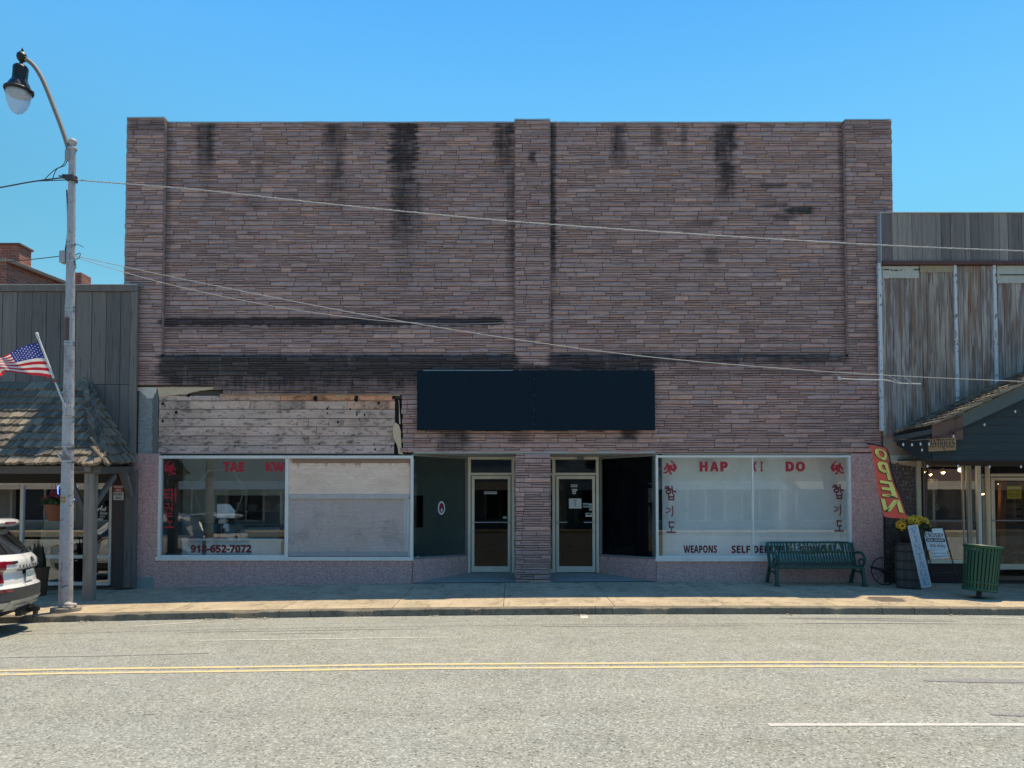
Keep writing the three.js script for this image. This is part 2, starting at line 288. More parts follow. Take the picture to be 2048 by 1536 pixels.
// ---------------------------------------------------------------- the stone shop building
const XL = PX(250, 420), XR = PX(1785, 340), DEPTH = 12;
const bld = thing('stone_building', 'wide two-storey shop building faced in purplish strip stone with black stains', 'building', [0, 0, 0]);
const LINTEL = PY(907), RECESS = -.1;
const facadeT = (() => {                                  // streaks of the stone and the soot, mould and run-off marks where the photograph has them
  const W = 2048, H = 1280, x0 = 245, x1 = 1790, y0 = 228, y1 = 1172;
  const runs = [ // px0, px1, py0, py1, strength, greenish
    [376, 428, 243, 345, .8, .6], [388, 420, 330, 420, .25, 0], [636, 694, 244, 300, .8, 0], [640, 690, 300, 420, .62, 0], [700, 735, 245, 275, .4, 0], [768, 838, 243, 360, 1.25, 0], [772, 832, 350, 500, .85, 0], [815, 845, 360, 480, .55, 0], [780, 830, 500, 600, .25, 0],
    [985, 1032, 240, 345, 1.0, .2], [1010, 1032, 330, 640, .6, 0], [1098, 1116, 240, 620, 1.0, 0], [1096, 1110, 600, 720, .5, 0], [1222, 1258, 246, 330, .8, 0], [1300, 1335, 246, 300, .55, 0], [1364, 1384, 246, 320, .5, 0], [1428, 1486, 246, 330, 1.0, .2], [1434, 1482, 320, 400, .95, 0], [1528, 1576, 366, 374, .8, 0], [1604, 1636, 366, 374, .7, 0], [1516, 1588, 406, 413, .7, 0], [1580, 1634, 414, 428, 1.1, .5], [1548, 1600, 430, 440, .8, 0], [1412, 1440, 495, 530, .5, 0], [1390, 1440, 435, 452, .5, 0],
    [1684, 1700, 245, 640, .45, 0], [320, 336, 245, 700, .4, 0], [250, 330, 240, 268, .5, .4], [1690, 1786, 240, 275, .3, .3], [480, 520, 395, 420, .3, 0], [505, 520, 310, 350, .35, 0],
    [322, 1004, 639, 652, 1.5, 0], [330, 700, 650, 664, .35, 0], [318, 560, 714, 764, 1.25, .3], [500, 1032, 714, 768, 1.35, .1], [330, 830, 740, 786, .95, 0], [820, 1030, 714, 745, 1.2, 0], [1095, 1310, 712, 746, 1.1, 0], [1290, 1700, 712, 733, .75, 0], [900, 950, 858, 900, .8, 0], [870, 930, 866, 912, .55, 0], [1020, 1060, 855, 890, .5, 0], [1240, 1275, 858, 885, 1.0, .2], [1000, 1150, 735, 746, .9, 0], [1056, 1072, 305, 325, .8, 0], [1056, 1072, 672, 690, .6, 0],
    [318, 440, 770, 782, .5, 0], [560, 800, 775, 795, .6, 0], [800, 840, 745, 800, .5, 0], [1340, 1660, 742, 756, .35, 0],
  ];
  return tex(W, H, (u, v) => {
    const px = lerp(x0, x1, u), py = lerp(y1, y0, v);
    const streak = fbm(px * .055, py * .95, 4) - .5, fleck = fbm(px * .7 + 40, py * .8, 2) - .5, cloud = fbm(px * .006 + 7, py * .02, 3) - .5;
    let k = 1 + .85 * streak + .40 * fleck + .2 * cloud, g = 0, s = 0;
    for (const [a0, b0, c, d, f, gr] of runs) {
      const nar = d - c > 40 && b0 - a0 < 200 ? (b0 - a0) * .14 : 0, a = a0 + nar, b = b0 - nar;
      if (px < a - 26 || px > b + 26 || py < c - 12 || py > d + 44) continue;
      const cr = Math.floor(py / 4.85), tall = d - c > 40, na = Math.min(1, (b - a) / 50), ed = na * (8 * (fbm(py * .06 + a, px * .015, 3) - .5) + 13 * (TBL[(cr * 613 + (a | 0)) & 65535] - .5)), ee = na * (8 * (fbm(py * .07 + b, 4, 3) - .5) + 13 * (TBL[(cr * 379 + (b | 0)) & 65535] - .5)), soft = Math.min(10, (b - a) * .3);
      const ix = sst(a - soft + ed, a + soft + ed, px) * (1 - sst(b - soft + ee, b + soft + ee, px)), iy = sst(c - 6, c + 5, py) * (1 - sst(d - (tall ? (d - c) * .5 : 5), d + (tall ? 26 : 7) + 12 * (fbm(px * .12, a, 2) - .5), py));
      const m = ix * iy * f * (tall ? .55 + .75 * fbm(px * .17 + a, py * .010, 3) : 1) * (.86 + .75 * (fbm(px * .07 + a, py * .03 + c, 4) - .35) + .5 * (fbm(px * .03 + a, py * .45, 3) - .5) + .25 * (fbm(px * .5, py * .5 + c, 2) - .5));
      s = Math.max(s, m); g = Math.max(g, m * gr);
    }
    s = clamp(s, 0, .93);
    // soot lines that follow single courses
    const crs = sst(.72, .86, fbm(px * .012 + 3, Math.floor(py / 9.7) * 7.31, 2)) * .12;
    const base = [k, k, k], soot = [.12, .145 + .05 * g, .18 - .03 * g];
    return base.map((c, i) => clamp(.74 * c * lerp(1, soot[i], Math.max(s, crs))));
  });
})();
const fx0 = PX(245, 700), fx1 = PX(1790, 700), fy0 = PY(1172), fy1 = PY(228);
const stoneM = mat([.61, .425, .385], .95, { map: facadeT, bumpMap: speckB, bumpScale: .006, vertexColors: true });
stoneM.bumpMap = rep(speckB, .03, .06);
const TINTS = [[1, .97, .98], [1.02, .97, .97], [.95, .94, .97], [1.04, 1.0, .97], [1.02, .92, .92], [.92, .93, .98], [1.22, 1.12, 1.04]];
const sq = rng(2024);
function stoneGeo(x0, x1, y0, y1, z, back = .034, lower = 0, out) {   // one strip of split stone: pillowed face, chamfered edge, sides
  const g = .0055, ax = x0 + g * .62, bx = x1 - g * .62, ay = y0 + g, by = y1 - g, nx = clamp(Math.round((bx - ax) / .09), 2, 8), ny = by - ay > .06 ? 3 : 2, pos = [], idx = [], id = (i, j) => j * (nx + 3) + i;
  const proud = sq() * .014, us = [0, .006, ...Array.from({ length: nx - 1 }, (_, i) => (i + 1) / nx), 0, 0].slice(0, nx + 1);
  const xs = [ax, ...Array.from({ length: nx + 1 }, (_, i) => lerp(ax + .005, bx - .005, i / nx)), bx], ys = [ay, ...Array.from({ length: ny + 1 }, (_, i) => lerp(ay + .005, by - .005, i / ny)), by];
  for (let j = 0; j < ys.length; j++) for (let i = 0; i < xs.length; i++) {
    const edge = i === 0 || j === 0 || i === xs.length - 1 || j === ys.length - 1;
    pos.push(xs[i], ys[j], edge ? z - .006 : z + proud + (sq() - .5) * .011 + (j === ys.length - 2 ? -.002 : 0));
  }
  const w = xs.length, h = ys.length, ring = [];
  for (let j = 0; j < h - 1; j++) for (let i = 0; i < w - 1; i++) { const a = j * w + i; idx.push(a, a + 1, a + w + 1, a, a + w + 1, a + w); }
  const n0 = pos.length / 3, c4 = [[0, 0], [w - 1, 0], [w - 1, h - 1], [0, h - 1]].map(([i, j]) => j * w + i);
  c4.forEach((k) => pos.push(pos[k * 3], pos[k * 3 + 1], z - .006)); c4.forEach((k) => pos.push(pos[k * 3], pos[k * 3 + 1], z - back));
  for (let k = 0; k < 4; k++) { const a = n0 + k, b = n0 + (k + 1) % 4; idx.push(b, a, a + 4, b, a + 4, b + 4); }
  const geo = new THREE.BufferGeometry(); geo.setAttribute('position', new THREE.Float32BufferAttribute(pos, 3)); geo.setIndex(idx); geo.computeVertexNormals();
  const uv = new Float32Array(pos.length / 3 * 2), du = 0; for (let k = 0; k < pos.length / 3; k++) { uv[k * 2] = (pos[k * 3] - fx0) / (fx1 - fx0); uv[k * 2 + 1] = (pos[k * 3 + 1] - fy0) / (fy1 - fy0); }
  geo.setAttribute('uv', new THREE.BufferAttribute(uv, 2));
  let t = TINTS[Math.floor(Math.pow(sq(), 1.6) * TINTS.length)]; const wm = lower * .08, l = .86 + sq() * .22 + lower * .06;
  return tint(geo, [t[0] * l * (1 + wm), t[1] * l * (1 + wm * .3), t[2] * l]);
}
const courseH = .0968, TOP = PY(240), stones = [], pil = { left: [], centre: [], right: [], pier: [] };
const xAt = (px, py) => PX(px, py);
function course(xa, xb, y, z, push, off, lower) {
  let x = xa, first = true;
  while (x < xb - .02) {
    let L = [.24, .36, .36, .48, .48, .48, .6, .3][Math.floor(sq() * 8)] + (sq() - .5) * .04; if (first) { L *= off; first = false; }
    if (xb - x - L < .12) L = xb - x;
    if (L > .7) L = (xb - x) / 2;
    const thin = sq() < .5, gap = sq();
    if (thin && L > .16) { const k = .42 + sq() * .16; push(stoneGeo(x, x + L, y, y + courseH * k, z, .034, lower), L * courseH / 2); push(stoneGeo(x, x + L, y + courseH * k, y + courseH, z, .034, lower), L * courseH / 2); }
    else push(stoneGeo(x, x + L, y, y + courseH, z, .034, lower), L * courseH);
    x += L;
  }
}
const yBand = TOP - Math.round((TOP - PY(716)) / courseH) * courseH, rowsN = Math.ceil((TOP - LINTEL) / courseH);
const Xpl = PX(326, 480), Xc0 = PX(1030, 480), Xc1 = PX(1100, 480), Xpr = PX(1693, 480);
const Xbr0 = PX(426, 782), Xbr1 = PX(803, 850);
const big = (g, a) => stones.push([g, a]);
for (let r = 0; r < rowsN; r++) {
  const y = TOP - (r + 1) * courseH, yt = y + courseH, py = 1015 - (y + courseH / 2 - 1.48) * 100, low = sst(560, 900, py);
  if (y < LINTEL - .05) continue;
  const yy = Math.max(y, LINTEL);
  if (yt > yBand + .02) {
    const half = sq() < .5 ? .66 : .42;
    course(XL + (sq() - .5) * .012, Xpl, y, 0, (g) => pil.left.push(g), half, low * .6);
    course(Xpl + .002, Xc0 - .002, y, RECESS, big, .4 + sq() * .7, low);
    course(Xc0, Xc1, y, 0, (g) => pil.centre.push(g), half, low);
    course(Xc1 + .002, Xpr - .002, y, RECESS, big, .4 + sq() * .7, low);
    course(Xpr, XR + (sq() - .5) * .012, y, 0, (g) => pil.right.push(g), half, low * .6);
  } else if (py < 774) course(XL, XR, y, 0, big, .4 + sq() * .7, low);
  else if (py < 790) course(Xbr0 + (py - 774) * .02, XR, y, 0, big, .5, low);
  else course(Xbr1 + (fbm(py * .13, 5, 2) - .5) * .10, XR, y, 0, big, .3 + sq() * .6, low);
}
// caps of the pilasters and the pier between the doors
const ext = (pile, a, b, n) => { for (let k = 0; k < n; k++) course(a, b, TOP + k * .05, 0, (g) => pile.push(g.scale(1, 1, 1)), .6, 0); };
course(XL, Xpl, TOP, 0, (g) => { pil.left.push(g.translate(0, -TOP, 0).scale(1, .5, 1).translate(0, TOP, 0)); }, .5, 0);
for (let y = LINTEL - courseH; y > -.12; y -= courseH) course(Xc0 + .01 + (sq() - .5) * .016, Xc1 - .005 + (sq() - .5) * .016, y, 0, (g) => pil.pier.push(g), sq() < .5 ? .35 : .55, .7);
stones.sort((a, b) => b[1] - a[1]);
stones.slice(0, 300).forEach(([g]) => part(bld, 'stone', g, stoneM));
const veneer = part(bld, 'stone_veneer', merge(stones.slice(300).map((s) => s[0])), stoneM); veneer.userData.kind = 'stuff';
part(bld, 'pilaster', merge(pil.left), stoneM, 'strip stone pilaster at the left edge of the front');
part(bld, 'pilaster', merge(pil.centre), stoneM, 'strip stone pilaster in the middle of the front');
part(bld, 'pilaster', merge(pil.right), stoneM, 'strip stone pilaster at the right edge of the front');
part(bld, 'pier', merge(pil.pier), stoneM, 'narrow strip stone pier between the two doors');
// returns of the pilasters: thin stones seen edge on
{
  const g = []; for (let y = TOP - courseH; y > yBand; y -= courseH / 2) for (const [x, s] of [[Xpl, 1], [Xc0, -1], [Xc1, 1], [Xpr, -1]]) { const d = .004 + sq() * .012; g.push(tint(metric(box(x - (s > 0 ? 0 : d), x + (s > 0 ? d : 0), y + .003, y + courseH / 2 - .003, -.092, -.012)), [1, 1, 1])); }
  for (let y = -.1; y < LINTEL - .05; y += courseH / 2) for (const [x, s] of [[Xc0 + .01, -1], [Xc1 - .005, 1]]) { const d = .004 + sq() * .014; g.push(tint(metric(box(x - (s > 0 ? 0 : d), x + (s > 0 ? d : 0), y + .003, y + courseH / 2 - .003, -.24, -.012)), [1, 1, 1])); }
  for (const q of g) { const uv = q.attributes.uv; for (let i = 0; i < uv.count; i++) uv.setXY(i, .75 + sq() * .001, .6 + (uv.getY(i) % .3) * .2); }
  part(bld, 'stone_return', merge(g), stoneM).userData.kind = 'stuff';
}
{
  const mortar = plain([.06, .055, .058], .95, 1.5), shellM = plain([.30, .25, .22], .95, 2), parY = TOP - .03;
  const core = [box(XL + .02, XR - .02, LINTEL + .02, parY, -.34, -.125)];
  core.push(box(XL + .02, Xpl - .012, yBand, parY + .045, -.125, -.026), box(Xc0 + .012, Xc1 - .012, yBand, parY, -.125, -.026), box(Xpr + .012, XR - .02, yBand, parY, -.125, -.026));
  core.push(box(XL + .02, XR - .02, PY(774), yBand - .004, -.125, -.026), box(Xbr1 + .04, XR - .02, LINTEL + .02, PY(774), -.125, -.026), box(Xc0 + .03, Xc1 - .025, -.3, LINTEL + .02, -.235, -.026));
  part(bld, 'wall_core', core, mortar);
  const shell = [box(XL + .02, XL + .24, -.5, parY - .02, -DEPTH, -.342), box(XR - .24, XR - .02, -.5, parY - .02, -DEPTH, -.342), box(XL + .24, XR - .24, -.5, parY - .3, -DEPTH, -DEPTH + .2), box(XL + .24, XR - .24, parY - .9, parY - .7, -DEPTH + .2, -.342)];
  part(bld, 'shell', shell.map((g) => metric(g)), shellM);
  part(bld, 'floor_slab', mbox(XL + .24, XR - .24, -.05, .09, -DEPTH + .2, -1.42), plain([.42, .40, .36], .8, 2));
  part(bld, 'ceiling', mbox(XL + .24, XR - .24, 3.0, 3.1, -DEPTH + .2, -.345), plain([.7, .7, .68], .9, 2));
  part(bld, 'party_wall', mbox(.34, .46, .09, 3.0, -DEPTH + .2, -1.5), plain([.7, .7, .66], .9, 2));
  // pale metal flashing along the parapet, a little bent
  const cap = (xa, xb, y, z) => grid(Math.ceil((xb - xa) / .12), 3, (u, v) => { const x = lerp(xa, xb, u), b = .016 * (fbm(x * 2.2 + 3, z, 3) - .5); const k = Math.round(v * 3); return [[x, y - .016 + b * .4, z + .020], [x, y + .006 + b, z + .022], [x, y + .01 + b, z - .1], [x, y - .03, z - .34]][k]; });
  const capM = plain([.66, .72, .68], .55, 1.5);
  part(bld, 'parapet_flashing', [cap(XL + .012, Xpl - .002, TOP + .05, .0), cap(Xpl, Xc0, TOP + .004, RECESS), cap(Xc0 - .012, Xc1 + .012, TOP + .012, 0), cap(Xc1, Xpr, TOP + .002, RECESS), cap(Xpr + .002, XR - .014, TOP + .006, 0)], capM);
  const lip = grid(60, 1, (u, v) => [lerp(PX(324, 640), PX(560, 640), u), PY(640.5) + .012 * (fbm(u * 40, 2, 3) - .5) - v * .012, RECESS + .022 - v * .02]);
}
// plaster, boards and painted brick where the stone has fallen away
{
  const q = rng(55);
  const rag = (pts, amp, seed) => { const o = []; for (let i = 0; i < pts.length - 1; i++) for (let k = 0; k < 6; k++) { const t = k / 6; o.push([lerp(pts[i][0], pts[i + 1][0], t) + amp * (fbm(i * 3 + k * .7 + seed, 1, 2) - .5), lerp(pts[i][1], pts[i + 1][1], t) + amp * (fbm(i * 5 + k * .9 + seed, 9, 2) - .5)]); } return o; };
  const plaster = plain([.86, .64, .42], .95, .7, { bumpScale: .008 }), plasterW = plain([.86, .78, .68], .95, .7, { bumpScale: .006 });
  const pp = (l, z = -.03) => l.map(([a, b]) => P(a, b, z));
  part(bld, 'plaster_patch', slab([...pp([[314, 773], [430, 773]]), ...rag(pp([[436, 779], [405, 781], [372, 788], [330, 792], [314, 794]]), .05, 3)], -.1, -.026), plaster, 'beige plaster edge left above the bare boards');
  part(bld, 'plaster_patch', slab([...pp([[274, 773], [314, 773]]), ...rag(pp([[313, 782], [306, 796], [295, 797], [283, 785], [274, 781]]), .03, 8)], -.1, -.03), plasterW, 'small white plaster patch at the top left corner');
  const edge = [[792, 845], [797, 850], [802, 862], [803, 900], [806, 909], [798, 908], [794, 890], [788, 880], [786, 868], [785, 856], [789, 849]];
  part(bld, 'plaster_patch', slab(rag([...pp(edge), P(...edge[0], -.03)], .018, 12), -.06, -.012), plaster, 'torn beige plaster lump at the right end of the boards');
  part(bld, 'plaster_patch', slab(rag([...pp([[797, 800], [799, 848], [801, 848], [798, 800]]), P(797, 800, -.03)], .012, 15), -.06, -.012), plaster);
  const strip = []; for (let k = 0; k <= 60; k++) { const px = 440 + k * 6; strip.push(P(px, 791 + 4 * sst(.5, .75, fbm(px * .05, 2, 3)) , -.03)); }
  part(bld, 'plaster_patch', slab([...pp([[800, 788], [440, 788]]), ...strip], -.07, -.02), plain([.52, .42, .30], .95, .5), 'thin broken plaster edge along the top of the boards');
  const hole = plain([.012, .012, .016], .95);
  part(bld, 'dark_gap', pbox(789, 797, 806, 909, -.075, -.12), hole);
  part(bld, 'backing', [pbox(314, 782, 804, 912, -.084, -.12), pbox(270, 780, 316, 912, -.06, -.12)], plain([.10, .085, .07], .95));
  const knots = tex(1024, 512, (u, v) => {
    const n = fbm(u * 6, v * 60, 4, 6, 60), st = sst(.56, .72, fbm(u * 26, v * 34, 3, 26, 34)), k = sst(.86, .93, vn(u * 60, v * 50, 60, 50)), dirty = fbm(u * 5 + 9, v * 4, 4, 5, 4);
    const b = .82 + .4 * (n - .5) - .34 * st - .5 * k + .5 * (dirty - .5) - .16 * sst(.55, .75, fbm(u * 14 + 3, v * 3, 4, 14, 3)) - .25 * sst(.68, .8, fbm(u * 70, v * 60, 3, 70, 60)), w = .10 * (fbm(u * 9 + 30, v * 9, 3, 9, 9) - .45); return [b * (1 + w), b * (.96 + w * .3), b * (.90 - w)];
  });
  const plankM = mat([.80, .61, .54], .92, { map: rep(knots, 3.1, 1.6), bumpMap: rep(grainB, 2.4, 1), bumpScale: .003, vertexColors: true });
  plankM.bumpMap.rotation = Math.PI / 2;
  const ys = [791, 801.5, 818.5, 836.7, 853.7, 871.9, 890.3, 907.5], cuts = [[318, 440, 561, 789], [318, 500, 694, 790], [318, 562, 790], [317, 617, 790], [317, 633, 789], [316, 617, 789], [316, 418, 572, 788]];
  const tone = [[1.05, .86, .74], [1.0, .95, .9], [1.02, 1.0, .97], [1, .97, .94], [1, .96, .93], [.93, .92, .92], [.86, .88, .93]];
  ys.slice(0, 7).forEach((y, r) => cuts[r].slice(0, -1).forEach((a, i) => {
    const b = cuts[r][i + 1], g = pbox(a + .3, y + .5, b - .3, ys[r + 1] - .5, -.045 - q() * .004, -.082, (...w) => rbox(...w, .004)), l = .88 + q() * .2; let t = tone[r];
    if (r === 0) t = [[.9, .9, .9], [1.0, .9, .84], [1.15, .74, .52]][i]; if (r === 1 && i === 2) t = [1.12, .9, .76];
    const uv = g.attributes.uv, ox = q() * 3; for (let k = 0; k < uv.count; k++) uv.setX(k, uv.getX(k) + ox);
    part(bld, 'plank', tint(g, t.map((c) => c * l)), plankM);
  }));
  const hk = []; // knot holes and broken bits of tar paper
  for (const [x, y, r] of [[378, 790, 5], [630, 797, 5], [712, 797, 5], [326, 807, 3], [352, 824, 3], [326, 842, 2.6], [758, 807, 3], [714, 828, 2.4], [729, 830, 2], [654, 818, 2], [676, 845, 2.6], [700, 818, 1.8], [750, 899, 2], [655, 826, 1.6], [748, 890, 1.5], [787, 795, 4]]) {
    const c = P(x, y, -.044), pts = []; for (let k = 0; k < 9; k++) { const t = k / 9 * 6.283, R2 = r * .0105 * (.6 + .8 * q()); pts.push([c[0] + Math.cos(t) * R2 * .9, c[1] + Math.sin(t) * R2 * 1.15]); } hk.push(slab(pts, -.046, -.0415));
  }
  hk.forEach((g) => part(bld, 'knot_hole', g, hole));
  // painted brick pier
  const brickM = plain([.40, .43, .42], .9, .6, { vertexColors: true }); brickM.bumpScale = .004;
  const by0 = PY(908), by1 = PY(784), bh = .0405, bx0 = PX(274.5, 850), bx1 = PX(304, 850);
  let row = 0; for (let y = by0; y < by1; y += bh, row++) { const L = .105; for (let x = bx0 - (row % 2 ? L / 2 : 0); x < bx1; x += L) { const a = Math.max(bx0, x), b = Math.min(bx1, x + L); if (b - a < .02) continue; const k = .86 + q() * .24; part(bld, 'brick', tint(rbox(a + .002, b - .002, y + .002, y + bh - .0025, -.062, -.042 + q() * .003, .002), [k, k, k]), brickM); } }
  part(bld, 'brick_bed', mbox(bx0, bx1, by0, by1, -.075, -.049), plain([.23, .25, .245], .95));
  part(bld, 'rendered_strip', pbox(304, 784, 316, 908, -.04, -.075), plain([.20, .195, .185], .95, .6), 'dark grey strip beside the boards');
}
// small pink mosaic tile: 23 mm squares, far too small to part
const mosaicT = tex(1024, 1024, (u, v) => {
  const n = 44, a = u * n, b = v * n, i = Math.floor(a), j = Math.floor(b), gx = Math.abs(a - i - .5), gy = Math.abs(b - j - .5), t = TBL[(i * 37 + j * 911) & 65535], t2 = TBL[(i * 71 + j * 313 + 77) & 65535], gr = Math.max(gx, gy) > .42;
  if (gr) return [.84, .76, .74];
  const k = .72 + .5 * t; return t2 < .22 ? [.56 * k, .34 * k, .35 * k] : t2 < .4 ? [.78 * k, .66 * k, .64 * k] : [.74 * k, .48 * k, .48 * k];
});
const mosaicB = tex(1024, 1024, (u, v) => { const a = u * 44 % 1, b = v * 44 % 1; return Math.max(Math.abs(a - .5), Math.abs(b - .5)) > .41 ? .2 : .8; }, false);
const mosaic = mat([.78, .635, .60], .55, { map: rep(mosaicT, 1.02), bumpMap: rep(mosaicB, 1.02), bumpScale: .0022 });
{
  const T = (a, b, c, d, z = 0, zb = -.3) => pbox(a, b, c, d, z, zb);
  const low = -.35, bx = (x0, x1, yTop, z = 0) => mbox(x0, x1, low, yTop, z - .25, z);
  const sill1 = PY(1119), xa = PX(268, 1140), xw0 = PX(316, 1040), xw1 = PX(824, 1040), xw2 = PX(1313, 1040), xw3 = PX(1704, 1040), xe = PX(1770, 1040);
  part(bld, 'tile_pier', mbox(xa, xw0 - .004, -.02, LINTEL + .002, -.25, .002), mosaic, 'pink mosaic tile pier left of the taekwondo window');
  part(bld, 'pier_base', rbox(xa - .005, PX(309, 1160), -.4, PY(1154), -.2, .014, .008), plain([.30, .34, .34], .9, .8), 'grey-blue concrete block at the foot of the left tile pier');
  part(bld, 'tile_bulkhead', mbox(PX(309, 1150), xw1, low, sill1, -.25, .0), mosaic, 'pink mosaic tile wall under the taekwondo window');
  part(bld, 'tile_bulkhead', mbox(xw2, xw3, low, PY(1123), -.25, .0), mosaic, 'pink mosaic tile wall behind the bench');
  part(bld, 'tile_pier', mbox(xw3 + .002, xe, low, LINTEL + .002, -.25, .0), mosaic, 'pink mosaic tile pier behind the red flag');
}

// ---------------------------------------------------------------- shop windows, doors, entrance
const ZG = -.065, ZD = -1.1;
const FIGURE = [{ p: [[.52, .62], [.45, .30]], w: 2.4 }, { p: [[.45, .34], [.25, .12], [.05, .10]], w: 1.1 }, { p: [[.47, .32], [.55, .05], [.66, .02]], w: 1.1 }, { p: [[.40, .60], [.18, .50], [.12, .34]], w: 1.3 }, { p: [[.30, .78], [.34, .56]], w: 1.5 }, { p: [[.62, .42], [.84, .30], [.95, .48], [.86, .70]], w: 1.9 }, { p: [[.86, .68], [.78, .86], [.62, .99]], w: .9 }, { p: [[.50, .60], [.70, .62]], w: 1 }];
const circle = (cx, cy, rx, ry) => { const p = []; for (let i = 0; i <= 12; i++) p.push([cx + rx * Math.cos(i * Math.PI / 6), cy + ry * Math.sin(i * Math.PI / 6)]); return p; };
const HAP = [[[.15, .98], [.42, .92]], [[.04, .86], [.60, .78]], circle(.36, .60, .19, .11), [[.66, .98], [.72, .46]], [[.72, .66], [.98, .60]], [[.36, .42], [.42, .04]], [[.82, .42], [.80, .04]], [[.40, .25], [.82, .25]], [[.42, .06], [.80, .06]]];
const GI = [{ p: [[.10, .80], [.52, .72], [.44, .52], [.06, .38]], w: .8 }, [[.72, .98], [.78, .40], [.66, .02]]];
const DO = [[[.24, .94], [.84, .94]], [[.30, .92], [.34, .50], [.78, .52]], [[.54, .38], [.54, .12]], [[.02, .08], [.98, .06]]];
const TAEK = [[[.05, .88], [.45, .92]], [[.05, .88], [.05, .32]], [[.05, .60], [.40, .62]], [[.05, .32], [.46, .36]], [[.62, .96], [.62, .10]], [[.92, 1], [.92, .04]], [[.62, .56], [.92, .56]]];
const GWON = [[[.08, .95], [.52, .95], [.46, .72]], [[.02, .62], [.66, .62]], [[.34, .6], [.32, .40]], [[.86, 1], [.86, .30]], [[.60, .46], [.86, .46]], [[.20, .30], [.20, .04], [.86, .04]]];
const flip = (l) => l.map((s) => { const f = (p) => p.map(([x, y]) => [1 - x, y]); return s.p ? { p: f(s.p), w: s.w } : f(s); });
const ZV = ZG + .0015;
const room = plain([.72, .76, .72], .9, 2), darkWood = wood([.05, .035, .028]);
{ // left window with the taekwondo lettering
  const w = sub(bld, 'window'); w.userData.label = 'left shop window with red taekwondo lettering, half of it boarded up';
  const B = (a, b, c, d, z, zb) => pbox(a, b, c, d, z, zb, (...q) => rbox(...q, .004));
  part(w, 'frame', [B(315.5, 911, 826.5, 917, 0, -.09), B(315.5, 917, 321, 1114, 0, -.09), B(820.5, 917, 826.5, 1114, 0, -.09), B(569.5, 917, 576.5, 1113.5, -.012, -.09), B(321, 1110.5, 569, 1114, -.02, -.09)], whiteMetal);
  part(w, 'sill', B(310, 1114, 826.5, 1121.5, .035, -.1), whiteMetal);
  part(w, 'pane', pbox(321, 917, 569.5, 1111, ZG, ZG - .0005, (x0, x1, y0, y1) => grid(1, 1, (u, v) => [lerp(x0, x1, u), lerp(y0, y1, v), ZG])), filmGlass);
  part(w, 'pane', pbox(576, 917, 821, 1113, ZG, ZG, (x0, x1, y0, y1) => grid(1, 1, (u, v) => [lerp(x0, x1, u), lerp(y0, y1, v), ZG])), shopGlass);
  const ply = (seed, c0, c1, sc, rust) => tex(1024, 512, (u, v) => {
    const wx = fbm(u * 3 + seed, v * 3, 4) * 3, ring = .5 + .5 * Math.sin((v * 9 + wx * 5 + u * .8) * 6.283), n = fbm(u * 6 + seed, v * 90, 3), cl = fbm(u * 5 + seed, v * 5 + 3, 4), dk = sst(.56, .74, fbm(u * 8 + 11 + seed, v * 3, 4)) * sc;
    const r = rust ? sst(.80, 1.0, v + .22 * (fbm(u * 26, 2, 3) - .5) + .16 * (fbm(u * 90, 8, 2) - .5)) : 0, k = 1.0 + .12 * (ring - .5) + .22 * (n - .5) + .3 * (cl - .5) - .16 * dk;
    return [0, 1, 2].map((i) => lerp(lerp(c0[i], c1[i], clamp(cl * 1.4 - .2)) * k, [.34, .17, .08][i], r * .75));
  });
  const unit = (g) => { g.computeBoundingBox(); const b = g.boundingBox, p = g.attributes.position, uv = g.attributes.uv; for (let i = 0; i < p.count; i++) uv.setXY(i, (p.getX(i) - b.min.x) / (b.max.x - b.min.x), (p.getY(i) - b.min.y) / (b.max.y - b.min.y)); return g; };
  part(bld, 'plywood_board', unit(pbox(577, 917.5, 820, 994, -.046, -.06)), mat(0xffffff, .9, { map: ply(3, [.95, .675, .51], [.87, .64, .50], .25, true) }), 'pale upper plywood board with rust run-off at its top');
  part(bld, 'plywood_board', unit(pbox(575.5, 994, 808, 1112, -.048, -.06)), mat(0xffffff, .9, { map: ply(21, [.60, .47, .41], [.50, .405, .38], 1.0, false) }), 'grey weathered lower plywood board');
  part(bld, 'batten', pbox(808, 997, 820, 1112, -.044, -.06), wood([.74, .70, .66])); part(bld, 'batten', pbox(579, 988.5, 818, 998, -.022, -.046, (...q) => rbox(...q, .004)), plain([.60, .54, .50], .9, .8));
  part(bld, 'batten', pbox(576, 1103.5, 815, 1112, -.03, -.046, (...q) => rbox(...q, .004)), plain([.42, .40, .40], .9, .8)); part(bld, 'batten', pbox(585, 918, 820, 926, -.034, -.046), plain([.36, .22, .15], .9, .6), 'rust-brown strip along the top of the plywood');
  part(w, 'lettering', words('TAE', 446, 924, 489, 943.5, ZV, BOLD, .0015, .05), redVinyl); part(w, 'lettering', words('KW', 531, 924, 570, 943, ZV, BOLD, .0015, .05), redVinyl);
  part(w, 'lettering', inPx(strokes(TAEK, .13), 329, 977, 353, 1005, ZV), redVinyl); part(w, 'lettering', inPx(strokes(GWON, .11), 329.5, 1007, 347, 1028, ZV), redVinyl); part(w, 'lettering', inPx(strokes(DO, .13), 328.5, 1031, 348, 1056, ZV), redVinyl);
  part(w, 'emblem', inPx(strokes(flip(FIGURE), .13), 330, 922, 352, 950, ZV), redVinyl, 'small red silhouette of kicking figures');
  part(w, 'lettering', words('918-652-7072', 381, 1089.5, 503, 1105.5, ZV, BOLD, .0015, .05), maroonVinyl);
  const hex = [[387, 976], [418, 941], [466, 939], [489, 982], [472, 1026], [403, 1024], [387, 976]];
